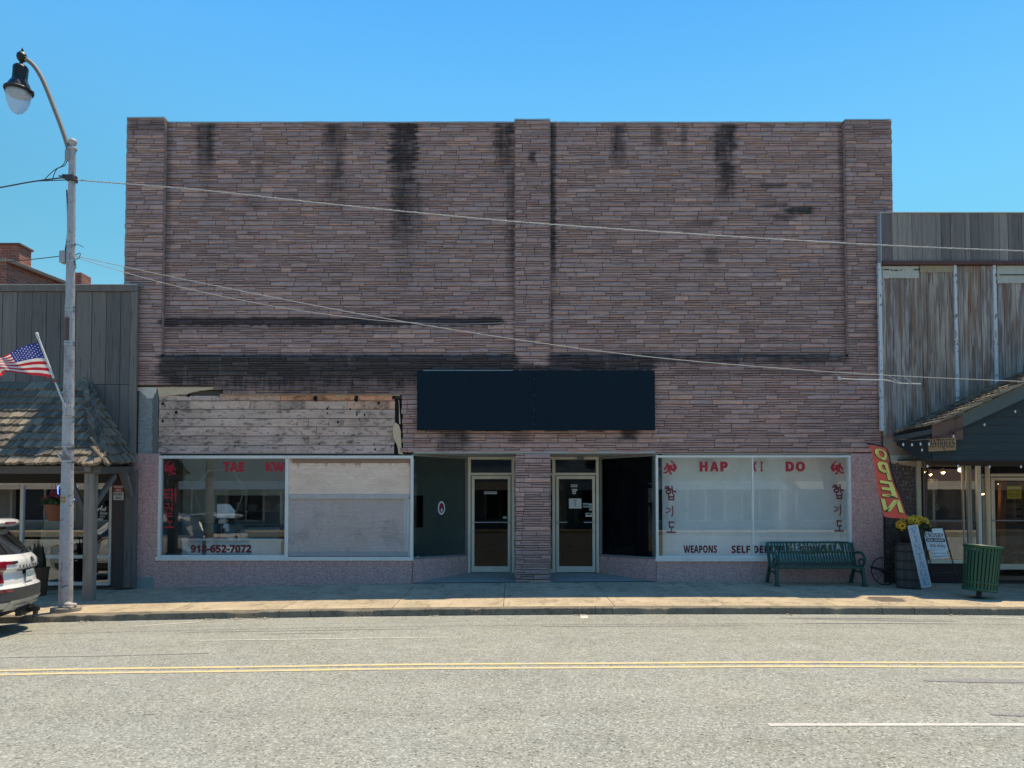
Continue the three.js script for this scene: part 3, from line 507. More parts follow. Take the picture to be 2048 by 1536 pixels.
  part(w, 'tape_outline', hex.slice(0, -1).map((a, i) => bar([...P(...a, ZG - .01), ZG - .008], [...P(...hex[i + 1], ZG - .01), ZG - .008], .008, .001)), plain([.55, .57, .48], .9), 'hexagon outline left on the glass');
}
{ // right window with the hapkido lettering
  const w = sub(bld, 'window'); w.userData.label = 'right shop window with red hapkido lettering';
  const B = (a, b, c, d, z, zb) => pbox(a, b, c, d, z, zb, (...q) => rbox(...q, .004));
  part(w, 'frame', [B(1312, 910.5, 1703, 915, 0, -.09), B(1312, 915, 1317, 1114.5, 0, -.09), B(1698.5, 915, 1703.5, 1114.5, 0, -.09), B(1504.5, 915, 1508, 1112, -.03, -.085), B(1317, 1111.5, 1698, 1114.5, -.02, -.09)], whiteMetal);
  part(w, 'sill', B(1311.5, 1114.5, 1706, 1123, .035, -.1), whiteMetal);
  for (const [a, b] of [[1317, 1504.5], [1508, 1698.5]]) part(w, 'pane', pbox(a, 915, b, 1112, ZG, ZG, (x0, x1, y0, y1) => grid(1, 1, (u, v) => [lerp(x0, x1, u), lerp(y0, y1, v), ZG])), shopGlass);
  for (const [t, a, b] of [['HAP', 1399, 1461], ['KI', 1502.5, 1529], ['DO', 1571, 1612]]) {
    const L = [...t], wd = (b - a) / L.length, fw = { H: .80, A: .86, P: .74, K: .82, I: .46, D: .84, O: .90 };
    part(w, 'lettering', L.map((c, i) => words(c, a + wd * i + (t === 'KI' && i ? 5 : 0), 923, a + wd * i + wd * fw[c] * (c === 'I' ? .8 : 1) + (t === 'KI' && i ? 5 : 0), 943, ZV, BOLD, .0015, .05)), redVinyl);
  }
  part(w, 'lettering', words('WEAPONS', 1367, 1090.5, 1434, 1106, ZV, BOLD, .0015, .035), maroonVinyl); part(w, 'lettering', words('SELF DEFENSE', 1463, 1091, 1580, 1106.5, ZV, BOLD, .0015, .035), maroonVinyl); part(w, 'lettering', words('GUMDO', 1600, 1092, 1651, 1108, ZV, BOLD, .0015, .035), maroonVinyl);
  for (const [dx, dy, fl] of [[0, 0, false], [336, -2.5, true]]) {
    part(w, 'emblem', inPx(strokes(fl ? flip(FIGURE) : FIGURE, .13), 1326.5 + dx, 922, 1352 + dx, 948, ZV), redVinyl, 'small red silhouette of two fighters');
    part(w, 'lettering', inPx(strokes(HAP, .12), 1328.5 + dx, 972 + dy, 1352 + dx, 1001 + dy, ZV), maroonVinyl); part(w, 'lettering', inPx(strokes(GI, .13), 1331 + dx, 1012 + dy, 1350 + dx, 1034 + dy, ZV), maroonVinyl); part(w, 'lettering', inPx(strokes(DO, .14), 1333 + dx, 1043 + dy, 1351.5 + dx, 1066 + dy, ZV), maroonVinyl);
  }
  const back = plain([.82, .82, .80], .85, 2.5);
  part(bld, 'window_backing', pbox(1314, 911, 1680.5, 1118, -.40, -.44), back, 'pale grey board closing the right window from inside'); part(bld, 'window_backing', pbox(1681.5, 911, 1712, 1118, -.395, -.44), back);
  part(bld, 'window_reveal', [mbox(PX(1309, 1010, -.09), PX(1316.5, 1010, -.09), PY(1118), LINTEL, -.44, -.09), mbox(PX(1699, 1010, -.09), PX(1708, 1010, -.09), PY(1118), LINTEL, -.44, -.09)], back); part(bld, 'window_shelf', mbox(PX(1312, 1118), PX(1708, 1118), PY(1118), PY(1115), -.40, -.09), back); part(bld, 'window_soffit', mbox(PX(1312, 912), PX(1708, 912), LINTEL, LINTEL + .05, -.45, -.09), back);
}
const A0 = PX(826.5, 1015), B0 = (936 - 1024) / 93.4, A1 = PX(1311.5, 1015), B1 = (1197.5 - 1024) / 93.4, FLOOR = .088;
{
  const fl = plain([.36, .33, .29], .9, 1.6, { bumpScale: .003 });
  part(bld, 'entrance_floor', metric(grid(12, 6, (u, v) => { const t = v, x = lerp(lerp(A0, B0, t), lerp(A1, B1, t), u), z = lerp(.0, ZD - .02, v); return [x, lerp(walkY(x, 0) + .012, FLOOR - .004, v), z]; })), fl);
  part(bld, 'entrance_soffit', slab([[A0, 0], [A1, 0], [B1 + .1, ZD - .3], [B0 - .1, ZD - .3]], 0, .06).rotateX(Math.PI / 2).scale(1, 1, -1).translate(0, LINTEL + .062, 0).scale(1, 1, -1), plain([.46, .48, .46], .9, 2));
  for (const [ax, bx, s, lab] of [[A0, B0, 1, 'angled pane with a round sticker, left of the doors'], [A1, B1, -1, 'dark angled pane right of the doors']]) {
    const L = Math.hypot(bx - ax, ZD), n = [-(ZD) / L * s, (bx - ax) / L * s];           // points into the shop
    const along = (t, y, d = 0) => [lerp(ax, bx, t) - s * Math.abs(ZD) / L * d * 1, y, lerp(0, ZD, t) - Math.abs(bx - ax) / L * d];
    const wall = (t0, t1, y0, y1, d0, d1) => { const g = new THREE.BoxGeometry(1, 1, 1, 1, 1, 1), p = g.attributes.position; for (let i = 0; i < p.count; i++) p.setXYZ(i, ...along(p.getX(i) + .5 < .5 ? t0 : t1, p.getY(i) + .5 < .5 ? y0 : y1, p.getZ(i) + .5 < .5 ? d1 : d0)); g.computeVertexNormals(); return g.index ? g.toNonIndexed() : g; };
    const bk = wall(.004, .995, -.3, .445, .0, .12), uv = bk.attributes.uv, p = bk.attributes.position; bk.computeVertexNormals();
    for (let i = 0; i < uv.count; i++) uv.setXY(i, p.getZ(i) * L / Math.abs(ZD), p.getY(i));
    part(bld, 'tile_bulkhead', bk, mosaic);
    const w = sub(bld, 'window'); w.userData.label = lab;
    part(w, 'sill', wall(0, .99, .447, .485, -.012, .10), plain([.22, .23, .23], .6));
    part(w, 'frame', [wall(0, .99, LINTEL - .045, LINTEL - .004, .01, .07), wall(.965, .99, .485, LINTEL - .045, .0, .07)], plain([.26, .27, .26], .6));
    part(w, 'pane', grid(1, 1, (u, v) => along(u * .97, lerp(.485, LINTEL - .045, v), .04)), doorGlass);
    if (s > 0) { const c = .52, g = (rx, ry, d) => grid(24, 1, (u, v) => { const a = u * 6.2832; return along(c + Math.cos(a) * rx * v / L, 1.47 + Math.sin(a) * ry * v, d); }); const st = part(w, 'sticker', g(.098, .14, .036), whiteVinyl, 'oval white sticker with a red and blue emblem'); part(w, 'sticker', g(.068, .107, .034), mat([.05, .02, .10], .6)); part(w, 'sticker', grid(12, 1, (u, v) => { const a = u * 6.2832; return along(c + Math.cos(a) * .038 * v / L, 1.505 + Math.sin(a) * .046 * v, .032); }), redVinyl); part(w, 'sticker', grid(12, 1, (u, v) => { const a = u * 6.2832; return along(c + Math.cos(a) * .022 * v / L, 1.425 + Math.sin(a) * .04 * v, .032); }), whiteVinyl); }
    else part(bld, 'curtain', metric(grid(60, 1, (u, v) => along(u * 1.02, lerp(.3, 2.6, v), .22 + .03 * Math.sin(u * 40)))), mat([.006, .007, .012], .95), 'black curtain behind the right angled pane');
  }
  // two glazed doors in one frame
  const DX = (px) => (px - 1024) / 93.4, DY = (py) => 1.48 + (1015 - py) / 93.4, fr = [], Bz = (x0, x1, y0, y1, z0, z1) => rbox(Math.min(x0, x1), Math.max(x0, x1), y0, y1, z0, z1, .004);
  for (const [o, i] of [[936, 1040], [1197.5, 1093]]) {
    const s = o < i ? 1 : -1, ty = DY(912);
    fr.push(Bz(DX(o), DX(o + s * 5.5), FLOOR, ty, ZD - .07, ZD + .03), Bz(DX(o + s * 87), DX(o + s * 93), FLOOR, ty, ZD - .07, ZD + .03), Bz(DX(o + s * 5.5), DX(i), DY(919), ty - .002, ZD - .07, ZD + .028), Bz(DX(o + s * 5.5), DX(o + s * 87), DY(950.5), DY(945.5), ZD - .07, ZD + .026), Bz(DX(o + s * 93), DX(i), FLOOR + .002, FLOOR + .07, ZD - .07, ZD + .02), Bz(DX(o + s * 93), DX(i), DY(951), DY(946), ZD - .07, ZD + .02));
  }
  part(bld, 'door_frame', fr, cream);
  for (const [o, s, lab] of [[936, 1, 'left glazed entrance door'], [1197.5, -1, 'right glazed entrance door with paper notices']]) {
    const pane = (x0, x1, y0, y1, z) => grid(1, 1, (u, v) => [lerp(Math.min(x0, x1), Math.max(x0, x1), u), lerp(y0, y1, v), z]);
    const tr = part(bld, 'transom_pane', pane(DX(o + s * 5.5), DX(o + s * 87), DY(945.5), DY(919), ZD - .02), glass); part(bld, 'sidelight', pane(DX(o + s * 93), DX(o + s * 106), FLOOR, DY(919), ZD - .02), glass);
    const d = sub(bld, 'door'); d.userData.label = lab;
    const x0 = DX(o + s * 7), x1 = DX(o + s * 85.5), a = (k) => lerp(x0, x1, k), yb = FLOOR + .012, yt = DY(951.5);
    part(d, 'leaf', [Bz(a(0), a(.075), yb, yt, ZD - .045, ZD - .002), Bz(a(.925), a(1), yb, yt, ZD - .045, ZD - .002), Bz(a(.075), a(.925), yb, yb + .125, ZD - .044, ZD - .004), Bz(a(.075), a(.925), yt - .07, yt, ZD - .044, ZD - .004)], cream);
    part(d, 'pane', pane(a(.075), a(.925), yb + .125, yt - .07, ZD - .025), doorGlass);
    const hy = DY(1044.5), hz = ZD + .05; part(d, 'push_bar', s > 0 ? [rod([a(.03), hy, hz], [a(.97), hy, hz], .012), rod([a(.035), hy, ZD - .01], [a(.035), hy, hz], .016), rod([a(.965), hy, ZD - .01], [a(.965), hy, hz], .016)] : [rod([a(.03), hy, hz], [a(.30), hy, hz], .012), rod([a(.72), hy, hz], [a(.97), hy, hz], .012), rod([a(.035), hy, ZD - .01], [a(.035), hy, hz], .016), rod([a(.965), hy, ZD - .01], [a(.965), hy, hz], .016)], steel);
    part(d, 'lock', lathe([[0, .008], [.016, .006], [.02, 0]], 0, 0, 0, 12).rotateX(Math.PI / 2).translate(a(.037), DY(1062), ZD - .001), steel);
    const note = (px0, py0, px1, py1, rowsOf, m = paper) => { const g = mbox(DX(px0), DX(px1), DY(py1), DY(py0), ZD - .0245, ZD - .022); part(d, 'notice', g, m); if (rowsOf) part(d, 'notice_print', rowsOf.map(([u0, u1, v0, v1]) => box(DX(lerp(px0, px1, u0)), DX(lerp(px0, px1, u1)), DY(lerp(py0, py1, v1)), DY(lerp(py0, py1, v0)), ZD - .022, ZD - .0215)), mat([.05, .05, .06], .8)); };
    const dash = (n, v0, v1, u0 = .06, u1 = .94) => Array.from({ length: n }, (_, k) => [u0 + (u1 - u0) * k / n, u0 + (u1 - u0) * (k + .72) / n, v0, v1]);
    if (s > 0) { note(968.5, 983, 993.5, 988, dash(10, .25, .7)); note(1006, 1033, 1013, 1037, dash(3, .3, .65, .15, .85)); }
    else { note(1142, 969, 1155, 974, dash(5, .25, .75)); note(1144, 978, 1155, 981); note(1145, 982, 1152, 988, dash(2, .3, .7, .3, .8)); note(1138, 997, 1163, 1017, [[.38, .62, .16, .24], [.45, .56, .36, .43], [.43, .57, .52, .58], [.45, .57, .70, .77]]); note(1166, 1006, 1178, 1015, dash(4, .35, .7), plain([.30, .42, .46], .8)); note(1179, 1007, 1183.5, 1021, [[.3, .7, .2, .8]]); note(1171.5, 1026, 1184, 1033.5, [[.1, .9, .15, .55]]); }
  }
  part(bld, 'door_lamp', [rbox(DX(1155), DX(1167), DY(921), DY(911), ZD + .02, ZD + .12, .02), rbox(DX(1153), DX(1169), DY(911), DY(908), ZD + .02, ZD + .14, .008)], plain([.16, .17, .18], .6));
  // the wall over and beside the doors, and what stands in the rooms
  part(bld, 'entrance_side', [mbox(B0 - .3, B0 - .004, LINTEL - .004, 3.0, ZD - .1, ZD - .06)], room);
  part(bld, 'back_wall', [mbox(XL + .24, -6.85, .09, 3, -2.5, -2.4), mbox(-6.85, -5.35, .09, 1.02, -2.5, -2.4), mbox(-6.85, -5.35, 1.76, 3, -2.5, -2.4), mbox(-5.35, -4.75, .09, 3, -2.5, -2.4), mbox(-4.75, -3.4, .09, 1.02, -2.5, -2.4), mbox(-4.75, -3.4, 1.76, 3, -2.5, -2.4), mbox(-3.4, -2.32, .09, 3, -2.5, -2.4), mbox(-2.32, -2.05, .09, 1.02, -2.5, -2.4), mbox(-2.32, -2.05, 1.76, 3, -2.5, -2.4), mbox(-2.05, -1.02, .09, 3, -2.5, -2.4)], room, 'grey wall at the back of the left shop room');
  part(bld, 'window_platform', [mbox(XL + .26, A0 + .1, .09, PY(1113), -1.0, -.12)], plain([.40, .43, .42], .8, 1.5));
}
{ // things left in the left window
  const z = -.55, pf = PY(1113);
  single('display_shelf', [pbox(412, 1081, 562, 1116, -.50, -.80), pbox(362, 1077, 566, 1082, -.47, -.82, (...q) => rbox(...q, .006)), pbox(364, 1082, 404, 1116, -.52, -.80)], plain([.84, .84, .80], .7), 'long low white display shelf inside the taekwondo window', 'shelf');
  single('paper_sheet', metric(grid(8, 8, (u, v) => { const [x, y] = P(434 + 36 * u, 1036 - 28 * v - (u > .7 && v > .6 ? -(u - .7) * (v - .6) * 120 : 0), ZG - .02); return [x, y, ZG - .02 - .012 * Math.sin(u * 5 + v * 3)]; })), paper, 'creased white paper sheet taped inside the taekwondo window', 'paper');
  const kn = thing('cloth_bundle', 'knotted white cloth bundle hanging under the taped paper sheet', 'cloth', [PX(447, 1048, -.3), PY(1062, -.3), -.3]);
  const q = rng(8), lump = (px, py, r, sx, sy) => { const g = new THREE.IcosahedronGeometry(r, 3), p = g.attributes.position; for (let i = 0; i < p.count; i++) { const k = 1 + .5 * (fbm(p.getX(i) * 22 + px, p.getY(i) * 22 + p.getZ(i) * 13, 3) - .5); p.setXYZ(i, p.getX(i) * k * sx, p.getY(i) * k * sy, p.getZ(i) * k); } g.computeVertexNormals(); return g.translate(...P(px, py, -.3), -.3); };
  part(kn, 'cloth', [lump(446, 1042, .1, 1, .6), lump(452, 1052, .06, 1, 1), lump(455, 1059, .05, .7, 1)], paper);
  const gb = thing('green_crate', 'open sea-green plastic crate on the floor behind the shelf', 'crate', [PX(418, 1056, -1.5), PY(1068, -1.5), -1.5]);
  part(gb, 'tray', [pbox(402, 1050, 434, 1066, -1.48, -1.5), pbox(402, 1050, 404, 1066, -1.5, -1.8), pbox(432, 1050, 434, 1066, -1.5, -1.8), pbox(402, 1046, 434, 1066, -1.8, -1.82)], plain([.06, .26, .20], .5)); part(gb, 'rim', pbox(401, 1048, 435, 1051, -1.46, -1.49, (...k) => rbox(...k, .004)), plain([.08, .32, .25], .5)); part(gb, 'stand', pbox(405, 1066, 431, 1090, -1.5, -1.8), darkWood);
  const tb = thing('side_table', 'small amber wooden table behind the cloth bundle', 'table', [PX(460, 1060, -1.4), FLOOR, -1.4]);
  part(tb, 'top', pbox(440, 1052, 480, 1059, -1.2, -1.7, (...k) => rbox(...k, .008)), wood([.32, .19, .07])); for (const [a, zz] of [[442, -1.24], [475, -1.24], [444, -1.66], [473, -1.66]]) part(tb, 'leg', bar([PX(a + 1.5, 1060, zz), FLOOR, zz], [PX(a + 1.5, 1060, zz), PY(1058, zz), zz], .04, .04), wood([.28, .16, .06]));
  const tv = thing('long_shelf', 'shelf with small boxes seen through the dark opening in the wall of the taekwondo room', 'shelf', [-6.1, .9, -3.4]);
  part(tv, 'board', [mbox(-6.9, -5.3, 1.38, 1.41, -3.6, -3.2), mbox(-6.9, -5.3, 1.05, 1.08, -3.6, -3.2)], plain([.30, .30, .28], .8)); for (const [x, w, h, c] of [[-6.7, .16, .2, [.35, .32, .28]], [-6.4, .2, .14, [.4, .4, .4]], [-6.0, .14, .24, [.4, .16, .1]], [-5.7, .12, .15, [.2, .3, .35]]]) part(tv, 'carton', mbox(x, x + w, 1.41, 1.41 + h, -3.5, -3.3), plain(c, .8));
  const tr = thing('toy_figure', 'small brown stuffed animal at the right edge of the taekwondo window', 'toy', [PX(563, 1075, -.35), PY(1081, -.47), -.6]);
  const ball = (px, py, r, sy = 1) => new THREE.SphereGeometry(r, 14, 10).scale(1, sy, .9).translate(...P(px, py, -.55), -.55);
  part(tr, 'body', [ball(563, 1068, .075, 1.4), ball(559, 1076, .04), ball(567, 1076, .04)], plain([.16, .07, .045], .95, .3)); part(tr, 'head', [ball(562, 1055, .055), ball(558, 1049, .02), ball(566, 1049, .02)], plain([.17, .08, .05], .95, .3)); part(tr, 'scarf', ball(558, 1059, .03, .6), paper);
}
// the blank black sign over the doors
{
  const sg = thing('blank_sign', 'long blank black sign box above the two entrance doors', 'sign', [PX(1072, 800), PY(860), .07]);
  const m = new THREE.MeshPhysicalMaterial({ color: C([.0035, .0165, .030]), roughness: .6, specularIntensity: .35, map: rep(speck, 3), side: THREE.DoubleSide });
  part(sg, 'panel', pbox(834, 742, 1070.9, 860, .13, .03, (...q) => rbox(...q, .004)), m); part(sg, 'panel', pbox(1071.1, 741.5, 1310, 860, .13, .03, (...q) => rbox(...q, .004)), m);
  part(sg, 'top_trim', pbox(846, 740, 1026, 741.6, .10, .03), plain([.34, .40, .40], .5)); part(sg, 'seam_screw', [758, 790, 820, 848].map((y) => lathe([[0, .004], [.007, .002], [.008, 0]], 0, 0, 0, 8).rotateX(Math.PI / 2).translate(PX(1069, y, .13), PY(y, .13), .13)), plain([.2, .24, .26], .5));
  part(sg, 'bracket', [[853, 738], [1040, 738], [1290, 738]].map(([x, y]) => rod([...P(x, y + 6, .05), .05], [...P(x, y, .02), .0], .008)), steel);
}

// ---------------------------------------------------------------- left neighbour: timber false front with a shake canopy
function piece(parent, name, geo, m, pos, quat, scale) {   // alike pieces share geometry and material
  const o = new THREE.Mesh(geo, m); o.name = name; o.position.set(pos[0] - parent.base[0], pos[1] - parent.base[1], pos[2] - parent.base[2]); if (quat) o.quaternion.copy(quat); if (scale) o.scale.set(...scale);
  o.castShadow = o.receiveShadow = true; parent.add(o); return o;
}
function shakeGeo(seed) {                                  // a split shake of unit width: thick at the butt, ragged, tapering up the slope
  const q = rng(seed), n = 4, g = new THREE.BoxGeometry(1, .40, .022, n, 3, 1), p = g.attributes.position, rough = Array.from({ length: n + 1 }, () => (q() - .5) * .012), rag = Array.from({ length: n + 1 }, () => (q() - .5) * .03);
  for (let i = 0; i < p.count; i++) { const x = p.getX(i), y = p.getY(i), k = Math.round((x + .5) * n); let z = p.getZ(i); const t = (y + .2) / .4; if (z > 0) z = lerp(.042, .003, t) + rough[k] * (1 - t * .6); p.setXYZ(i, x, y + (t < .01 ? rag[k] : 0), z); }
  const h = g.toNonIndexed(); h.computeVertexNormals(); const uv = h.attributes.uv, p2 = h.attributes.position, ox = q() * 3, oy = q() * 3; for (let i = 0; i < uv.count; i++) uv.setXY(i, p2.getX(i) * .12 + ox, p2.getY(i) + oy); return h;
}
const shakes = [1, 2, 3, 4, 5, 6].map((k) => shakeGeo(k * 13)), shakeM = [[.30, .25, .185], [.22, .185, .14], [.38, .315, .23], [.15, .13, .105], [.27, .225, .165]].map((c) => wood(c, .95, false, { bumpScale: .006 }));
function shingled(parent, o, U, V, N, rows, spanOf, exposure, q, wMin = .09, wMax = .16, far = null) {   // rows of shakes on the plane o + a U + b V
  const rest = [], basis = new THREE.Matrix4().makeBasis(U, V, N), qu = new THREE.Quaternion().setFromRotationMatrix(basis);
  for (let r = 0; r < rows; r++) {
    const [a, b] = spanOf(r); let x = a + q() * .04;
    while (x < b - .03) {
      let w = wMin + q() * (wMax - wMin); if (x + w > b - .05) w = b - x;
      const c = new THREE.Vector3(...o).addScaledVector(U, x + w / 2).addScaledVector(V, r * exposure + .2 + (q() - .5) * .035).addScaledVector(N, .012 + q() * .006);
      const tilt = new THREE.Quaternion().setFromEuler(new THREE.Euler(-.07 + (q() - .5) * .02, (q() - .5) * .05, (q() - .5) * .03)), g = shakes[Math.floor(q() * 6)], m = shakeM[Math.floor(q() * 5)];
      if (far && far(c)) { const h = g.clone().applyMatrix4(new THREE.Matrix4().compose(c, qu.clone().multiply(tilt), new THREE.Vector3(w - .008, 1, 1))); rest.push(h); }
      else piece(parent, 'shake', g, m, [c.x, c.y, c.z], qu.clone().multiply(tilt), [w - .008, 1, 1]);
      x += w;
    }
  }
  return rest;
}
const greyBoard = [[.225, .20, .18], [.18, .165, .155], [.26, .235, .21], [.195, .178, .165], [.24, .21, .185]].map((c) => wood(c, .93));
{
  const t = thing('timber_shop', 'low grey timber-fronted shop with a wood shake canopy on posts', 'building', [-8.6, -.2, 0]);
  const zf = .12, yTop = PY(571, zf), X = (px, y = 650) => PX(px, y, zf), q = rng(71);
  const xs = [-118, -88, -58, -27, 4, 33, 63, 92, 121, 151, 183, 212, 241, 262];
  const board = (x0, x1, y0, y1, z = zf, m = null) => { const g = rbox(x0 + .005, x1 - .005, y0, y1, .07, z - q() * .006, .004), uv = g.attributes.uv, ox = q() * 5, oy = q() * 5; for (let i = 0; i < uv.count; i++) uv.setXY(i, uv.getX(i) + ox, uv.getY(i) + oy); return part(t, 'board', g, m ?? greyBoard[Math.floor(q() * 5)]); };
  for (let i = 0; i < xs.length - 1; i++) { board(X(xs[i]), X(xs[i + 1]), PY(769, zf) + .004, PY(583.5, zf)); if (xs[i] > 150) board(X(xs[i]), X(xs[i + 1]), PY(942, zf), PY(769, zf) - .004); }
  part(t, 'trim', rbox(X(262), X(274.5), PY(942, zf), PY(583.5, zf), .07, zf + .02, .004), greyBoard[2]); part(t, 'cap_board', rbox(X(-120), X(275), PY(583, zf), yTop, .04, zf + .035, .005), greyBoard[0]);
  part(t, 'cap_flashing', [mbox(X(-120), X(276), yTop, yTop + .012, -.05, zf + .05), rbox(X(246), X(268), yTop + .012, yTop + .03, -.02, zf + .02, .008)], plain([.55, .56, .56], .6));
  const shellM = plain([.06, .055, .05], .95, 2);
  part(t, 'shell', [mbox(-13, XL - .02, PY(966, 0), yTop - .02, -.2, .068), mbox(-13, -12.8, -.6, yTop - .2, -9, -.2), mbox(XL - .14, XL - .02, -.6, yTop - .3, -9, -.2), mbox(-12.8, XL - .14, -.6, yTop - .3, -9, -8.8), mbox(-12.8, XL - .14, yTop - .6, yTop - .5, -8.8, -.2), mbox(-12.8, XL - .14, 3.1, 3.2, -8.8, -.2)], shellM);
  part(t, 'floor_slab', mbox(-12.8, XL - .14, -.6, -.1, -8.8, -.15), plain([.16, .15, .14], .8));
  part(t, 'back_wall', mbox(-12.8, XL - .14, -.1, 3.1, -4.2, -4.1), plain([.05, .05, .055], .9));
  // shop front: a long window in white metal
  const zw = 0, W = (a, b, c, d, z = zw, zb = zw - .08) => pbox(a, b, c, d, z, zb, (...k) => rbox(...k, .004));
  part(t, 'header', pbox(-260, 944, 268, 966, zw + .06, zw - .1), wood([.055, .03, .028], .9), 'dark red-brown board over the shop window');
  const win = sub(t, 'window');
  part(win, 'frame', [W(-260, 966, 222, 970), W(38.5, 970, 44.5, 1170), W(217, 970, 222.5, 1170), W(-260, 1164, 217, 1171), W(44.5, 1110, 217, 1117, zw - .01), W(-260, 970, -254, 1164)], whiteMetal);
  for (const [a, b] of [[-254, 38.5], [44.5, 217]]) for (const [c, d] of [[970, 1110], [1117, 1164]]) part(win, 'pane', pbox(a, c, b, d, zw - .04, zw - .04, (x0, x1, y0, y1) => grid(1, 1, (u, v) => [lerp(x0, x1, u), lerp(y0, y1, v), zw - .04])), mirrorGlass);
  part(win, 'lettering', words('ng', 102, 1096, 119, 1109, zw - .035, SANS), plain([.5, .5, .5], .6)); part(win, 'lettering', words('on', 76, 1096, 92, 1105, zw - .035, SANS), plain([.5, .5, .5], .6));
  part(win, 'lettering', [words('Lo', 167, 1024.5, 174, 1030, zw - .035, SERIF), words('Dow', 200, 1023.5, 215, 1029.5, zw - .035, SERIF), words('652', 200, 1031.5, 210, 1034.5, zw - .035), words('4093', 195.5, 1036.5, 206, 1041, zw - .035)], whiteVinyl, 'small white shop lettering and telephone number');
  part(win, 'emblem', inPx(strokes([{ p: [[.05, .3], [.45, .55]], w: 2 }, [[.1, .3], [.08, .02]], [[.38, .5], [.42, .05]], { p: [[.45, .55], [.52, .9]], w: 1.4 }, { p: [[.62, .3], [.9, .35]], w: 1.8 }, [[.66, .3], [.66, .02]], [[.88, .3], [.9, .02]], { p: [[.9, .35], [.98, .65]], w: 1.3 }], .12), 195, 1011, 212, 1022, zw - .035), whiteVinyl, 'two white dog silhouettes');
  part(t, 'wall_post', W(224, 958, 246, 1176, .20, .02), wood([.085, .062, .058], .9), 'dark brown board that carries the red and white notice'); part(t, 'wall_post', W(247, 940, 262, 1176, .17, .02), greyBoard[1]); part(t, 'wall_post', W(262, 942, 270, 1176, .13, .02), greyBoard[3]);
  // canopy
  const zT = .13, yT = PY(769, zT), zE = 1.75, yE = PY(929, zE), xT = PX(177, 769, zT), xE = PX(204, 929, zE), xWall = PX(270, 926, zT), yW = PY(924, zT), qs = rng(404);
  const V = new THREE.Vector3(0, yT - yE, zT - zE), L = V.length(); V.normalize(); const U = new THREE.Vector3(1, 0, 0), N = new THREE.Vector3().crossVectors(U, V).normalize(), rows = 11, ex = L / rows;
  const xa = -11.2, rest = shingled(t, [xa, yE - .02, zE + .03], U, V, N, rows, (r) => [0, lerp(xE, xT, clamp((r + .3) / rows)) - xa], ex, qs, .085, .15, (c) => c.x < -9.55);
  if (rest.length) part(t, 'shake_rest', rest, shakeM[1]).userData.kind = 'stuff';
  const A = new THREE.Vector3(xE, yE, zE), B = new THREE.Vector3(xWall, yW, zT), T = new THREE.Vector3(xT, yT, zT);
  const U2 = B.clone().sub(A).normalize(), N2 = new THREE.Vector3().crossVectors(U2, T.clone().sub(A)).normalize(), V2 = new THREE.Vector3().crossVectors(N2, U2).normalize(), base2 = B.distanceTo(A), tp = T.clone().sub(A), ta = tp.dot(U2), tb = tp.dot(V2), r2 = Math.ceil(tb / ex);
  shingled(t, [A.x, A.y - .02, A.z], U2, V2, N2, r2, (r) => { const k = clamp((r + .2) * ex / tb); return [lerp(-.02, ta, k), lerp(base2, ta, k)]; }, tb / r2, qs, .085, .15);
  for (let k = 0; k < 13; k++) for (const n3 of [N, N2]) { // hip caps, one on each slope
    const d = T.clone().sub(A).normalize(), u3 = new THREE.Vector3().crossVectors(d, n3).normalize(), inward = n3 === N ? U.clone().negate() : U2, s = Math.sign(u3.dot(inward)), qq = new THREE.Quaternion().setFromRotationMatrix(new THREE.Matrix4().makeBasis(u3, d, n3));
    const c = A.clone().lerp(T, (k + .9) / 13.4).addScaledVector(n3, .05).addScaledVector(u3, s * .045); piece(t, 'hip_shake', shakes[(k + (n3 === N ? 0 : 3)) % 6], shakeM[(k * 2 + (n3 === N ? 0 : 1)) % 5], [c.x, c.y, c.z], qq, [.10, .9, 1]);
  }
  const deck = (...p) => { const g = new THREE.BufferGeometry(); g.setAttribute('position', new THREE.Float32BufferAttribute(p.flat(), 3)); g.computeVertexNormals(); return metric(g); };
  const dn = (v, k = .02) => [v.x - N.x * k, v.y - N.y * k - .01, v.z - N.z * k];
  const LT = new THREE.Vector3(xa, yT, zT), LE = new THREE.Vector3(xa, yE, zE);
  part(t, 'roof_deck', [deck(dn(LE), dn(A), dn(T)), deck(dn(LE), dn(T), dn(LT)), deck(dn(A), dn(B), dn(T))], wood([.06, .05, .045]));
  const beamM = wood([.16, .14, .125], .92, false, { bumpScale: .006 }); beamM.map.rotation = beamM.bumpMap.rotation = Math.PI / 2;
  part(t, 'front_beam', rbox(xa, xE - .04, yE - .16, yE - .02, zE - .14, zE - .03, .01), beamM); part(t, 'side_beam', bar([xE - .08, yE - .10, zE - .08], [xWall - .06, yW - .16, zT + .05], .09, .13, .008), beamM);
  part(t, 'soffit', mbox(xa, xWall - .1, yE - .012, yE, zT + .03, zE - .06), wood([.05, .042, .038]));
  const xp = PX(181, 1050, 1.62), zp = 1.62, postM = wood([.36, .31, .26], .93, false, { bumpScale: .008 });
  part(t, 'post', rbox(xp - .085, xp + .085, walkY(xp, zp) - .01, yE - .14, zp - .085, zp + .085, .012), postM, 'round-edged grey timber post at the canopy corner'); part(t, 'post', rbox(-13.2, -13.03, walkY(-13, zp) - .01, yE - .14, zp - .085, zp + .085, .012), postM);
  part(t, 'post_cap', rbox(xp - .055, xp + .055, yE - .13, yE - .03, zp + .06, zp + .15, .006), greyBoard[2]);
  part(t, 'brace', bar([xp - .06, yE - .95, zp], [xp - .42, yE - .18, zp], .10, .07, .006), beamM); part(t, 'brace', bar([xp + .02, yE - .72, zp - .08], [xp + .08, yE - .16, zp - .66], .07, .09, .006), greyBoard[0]);
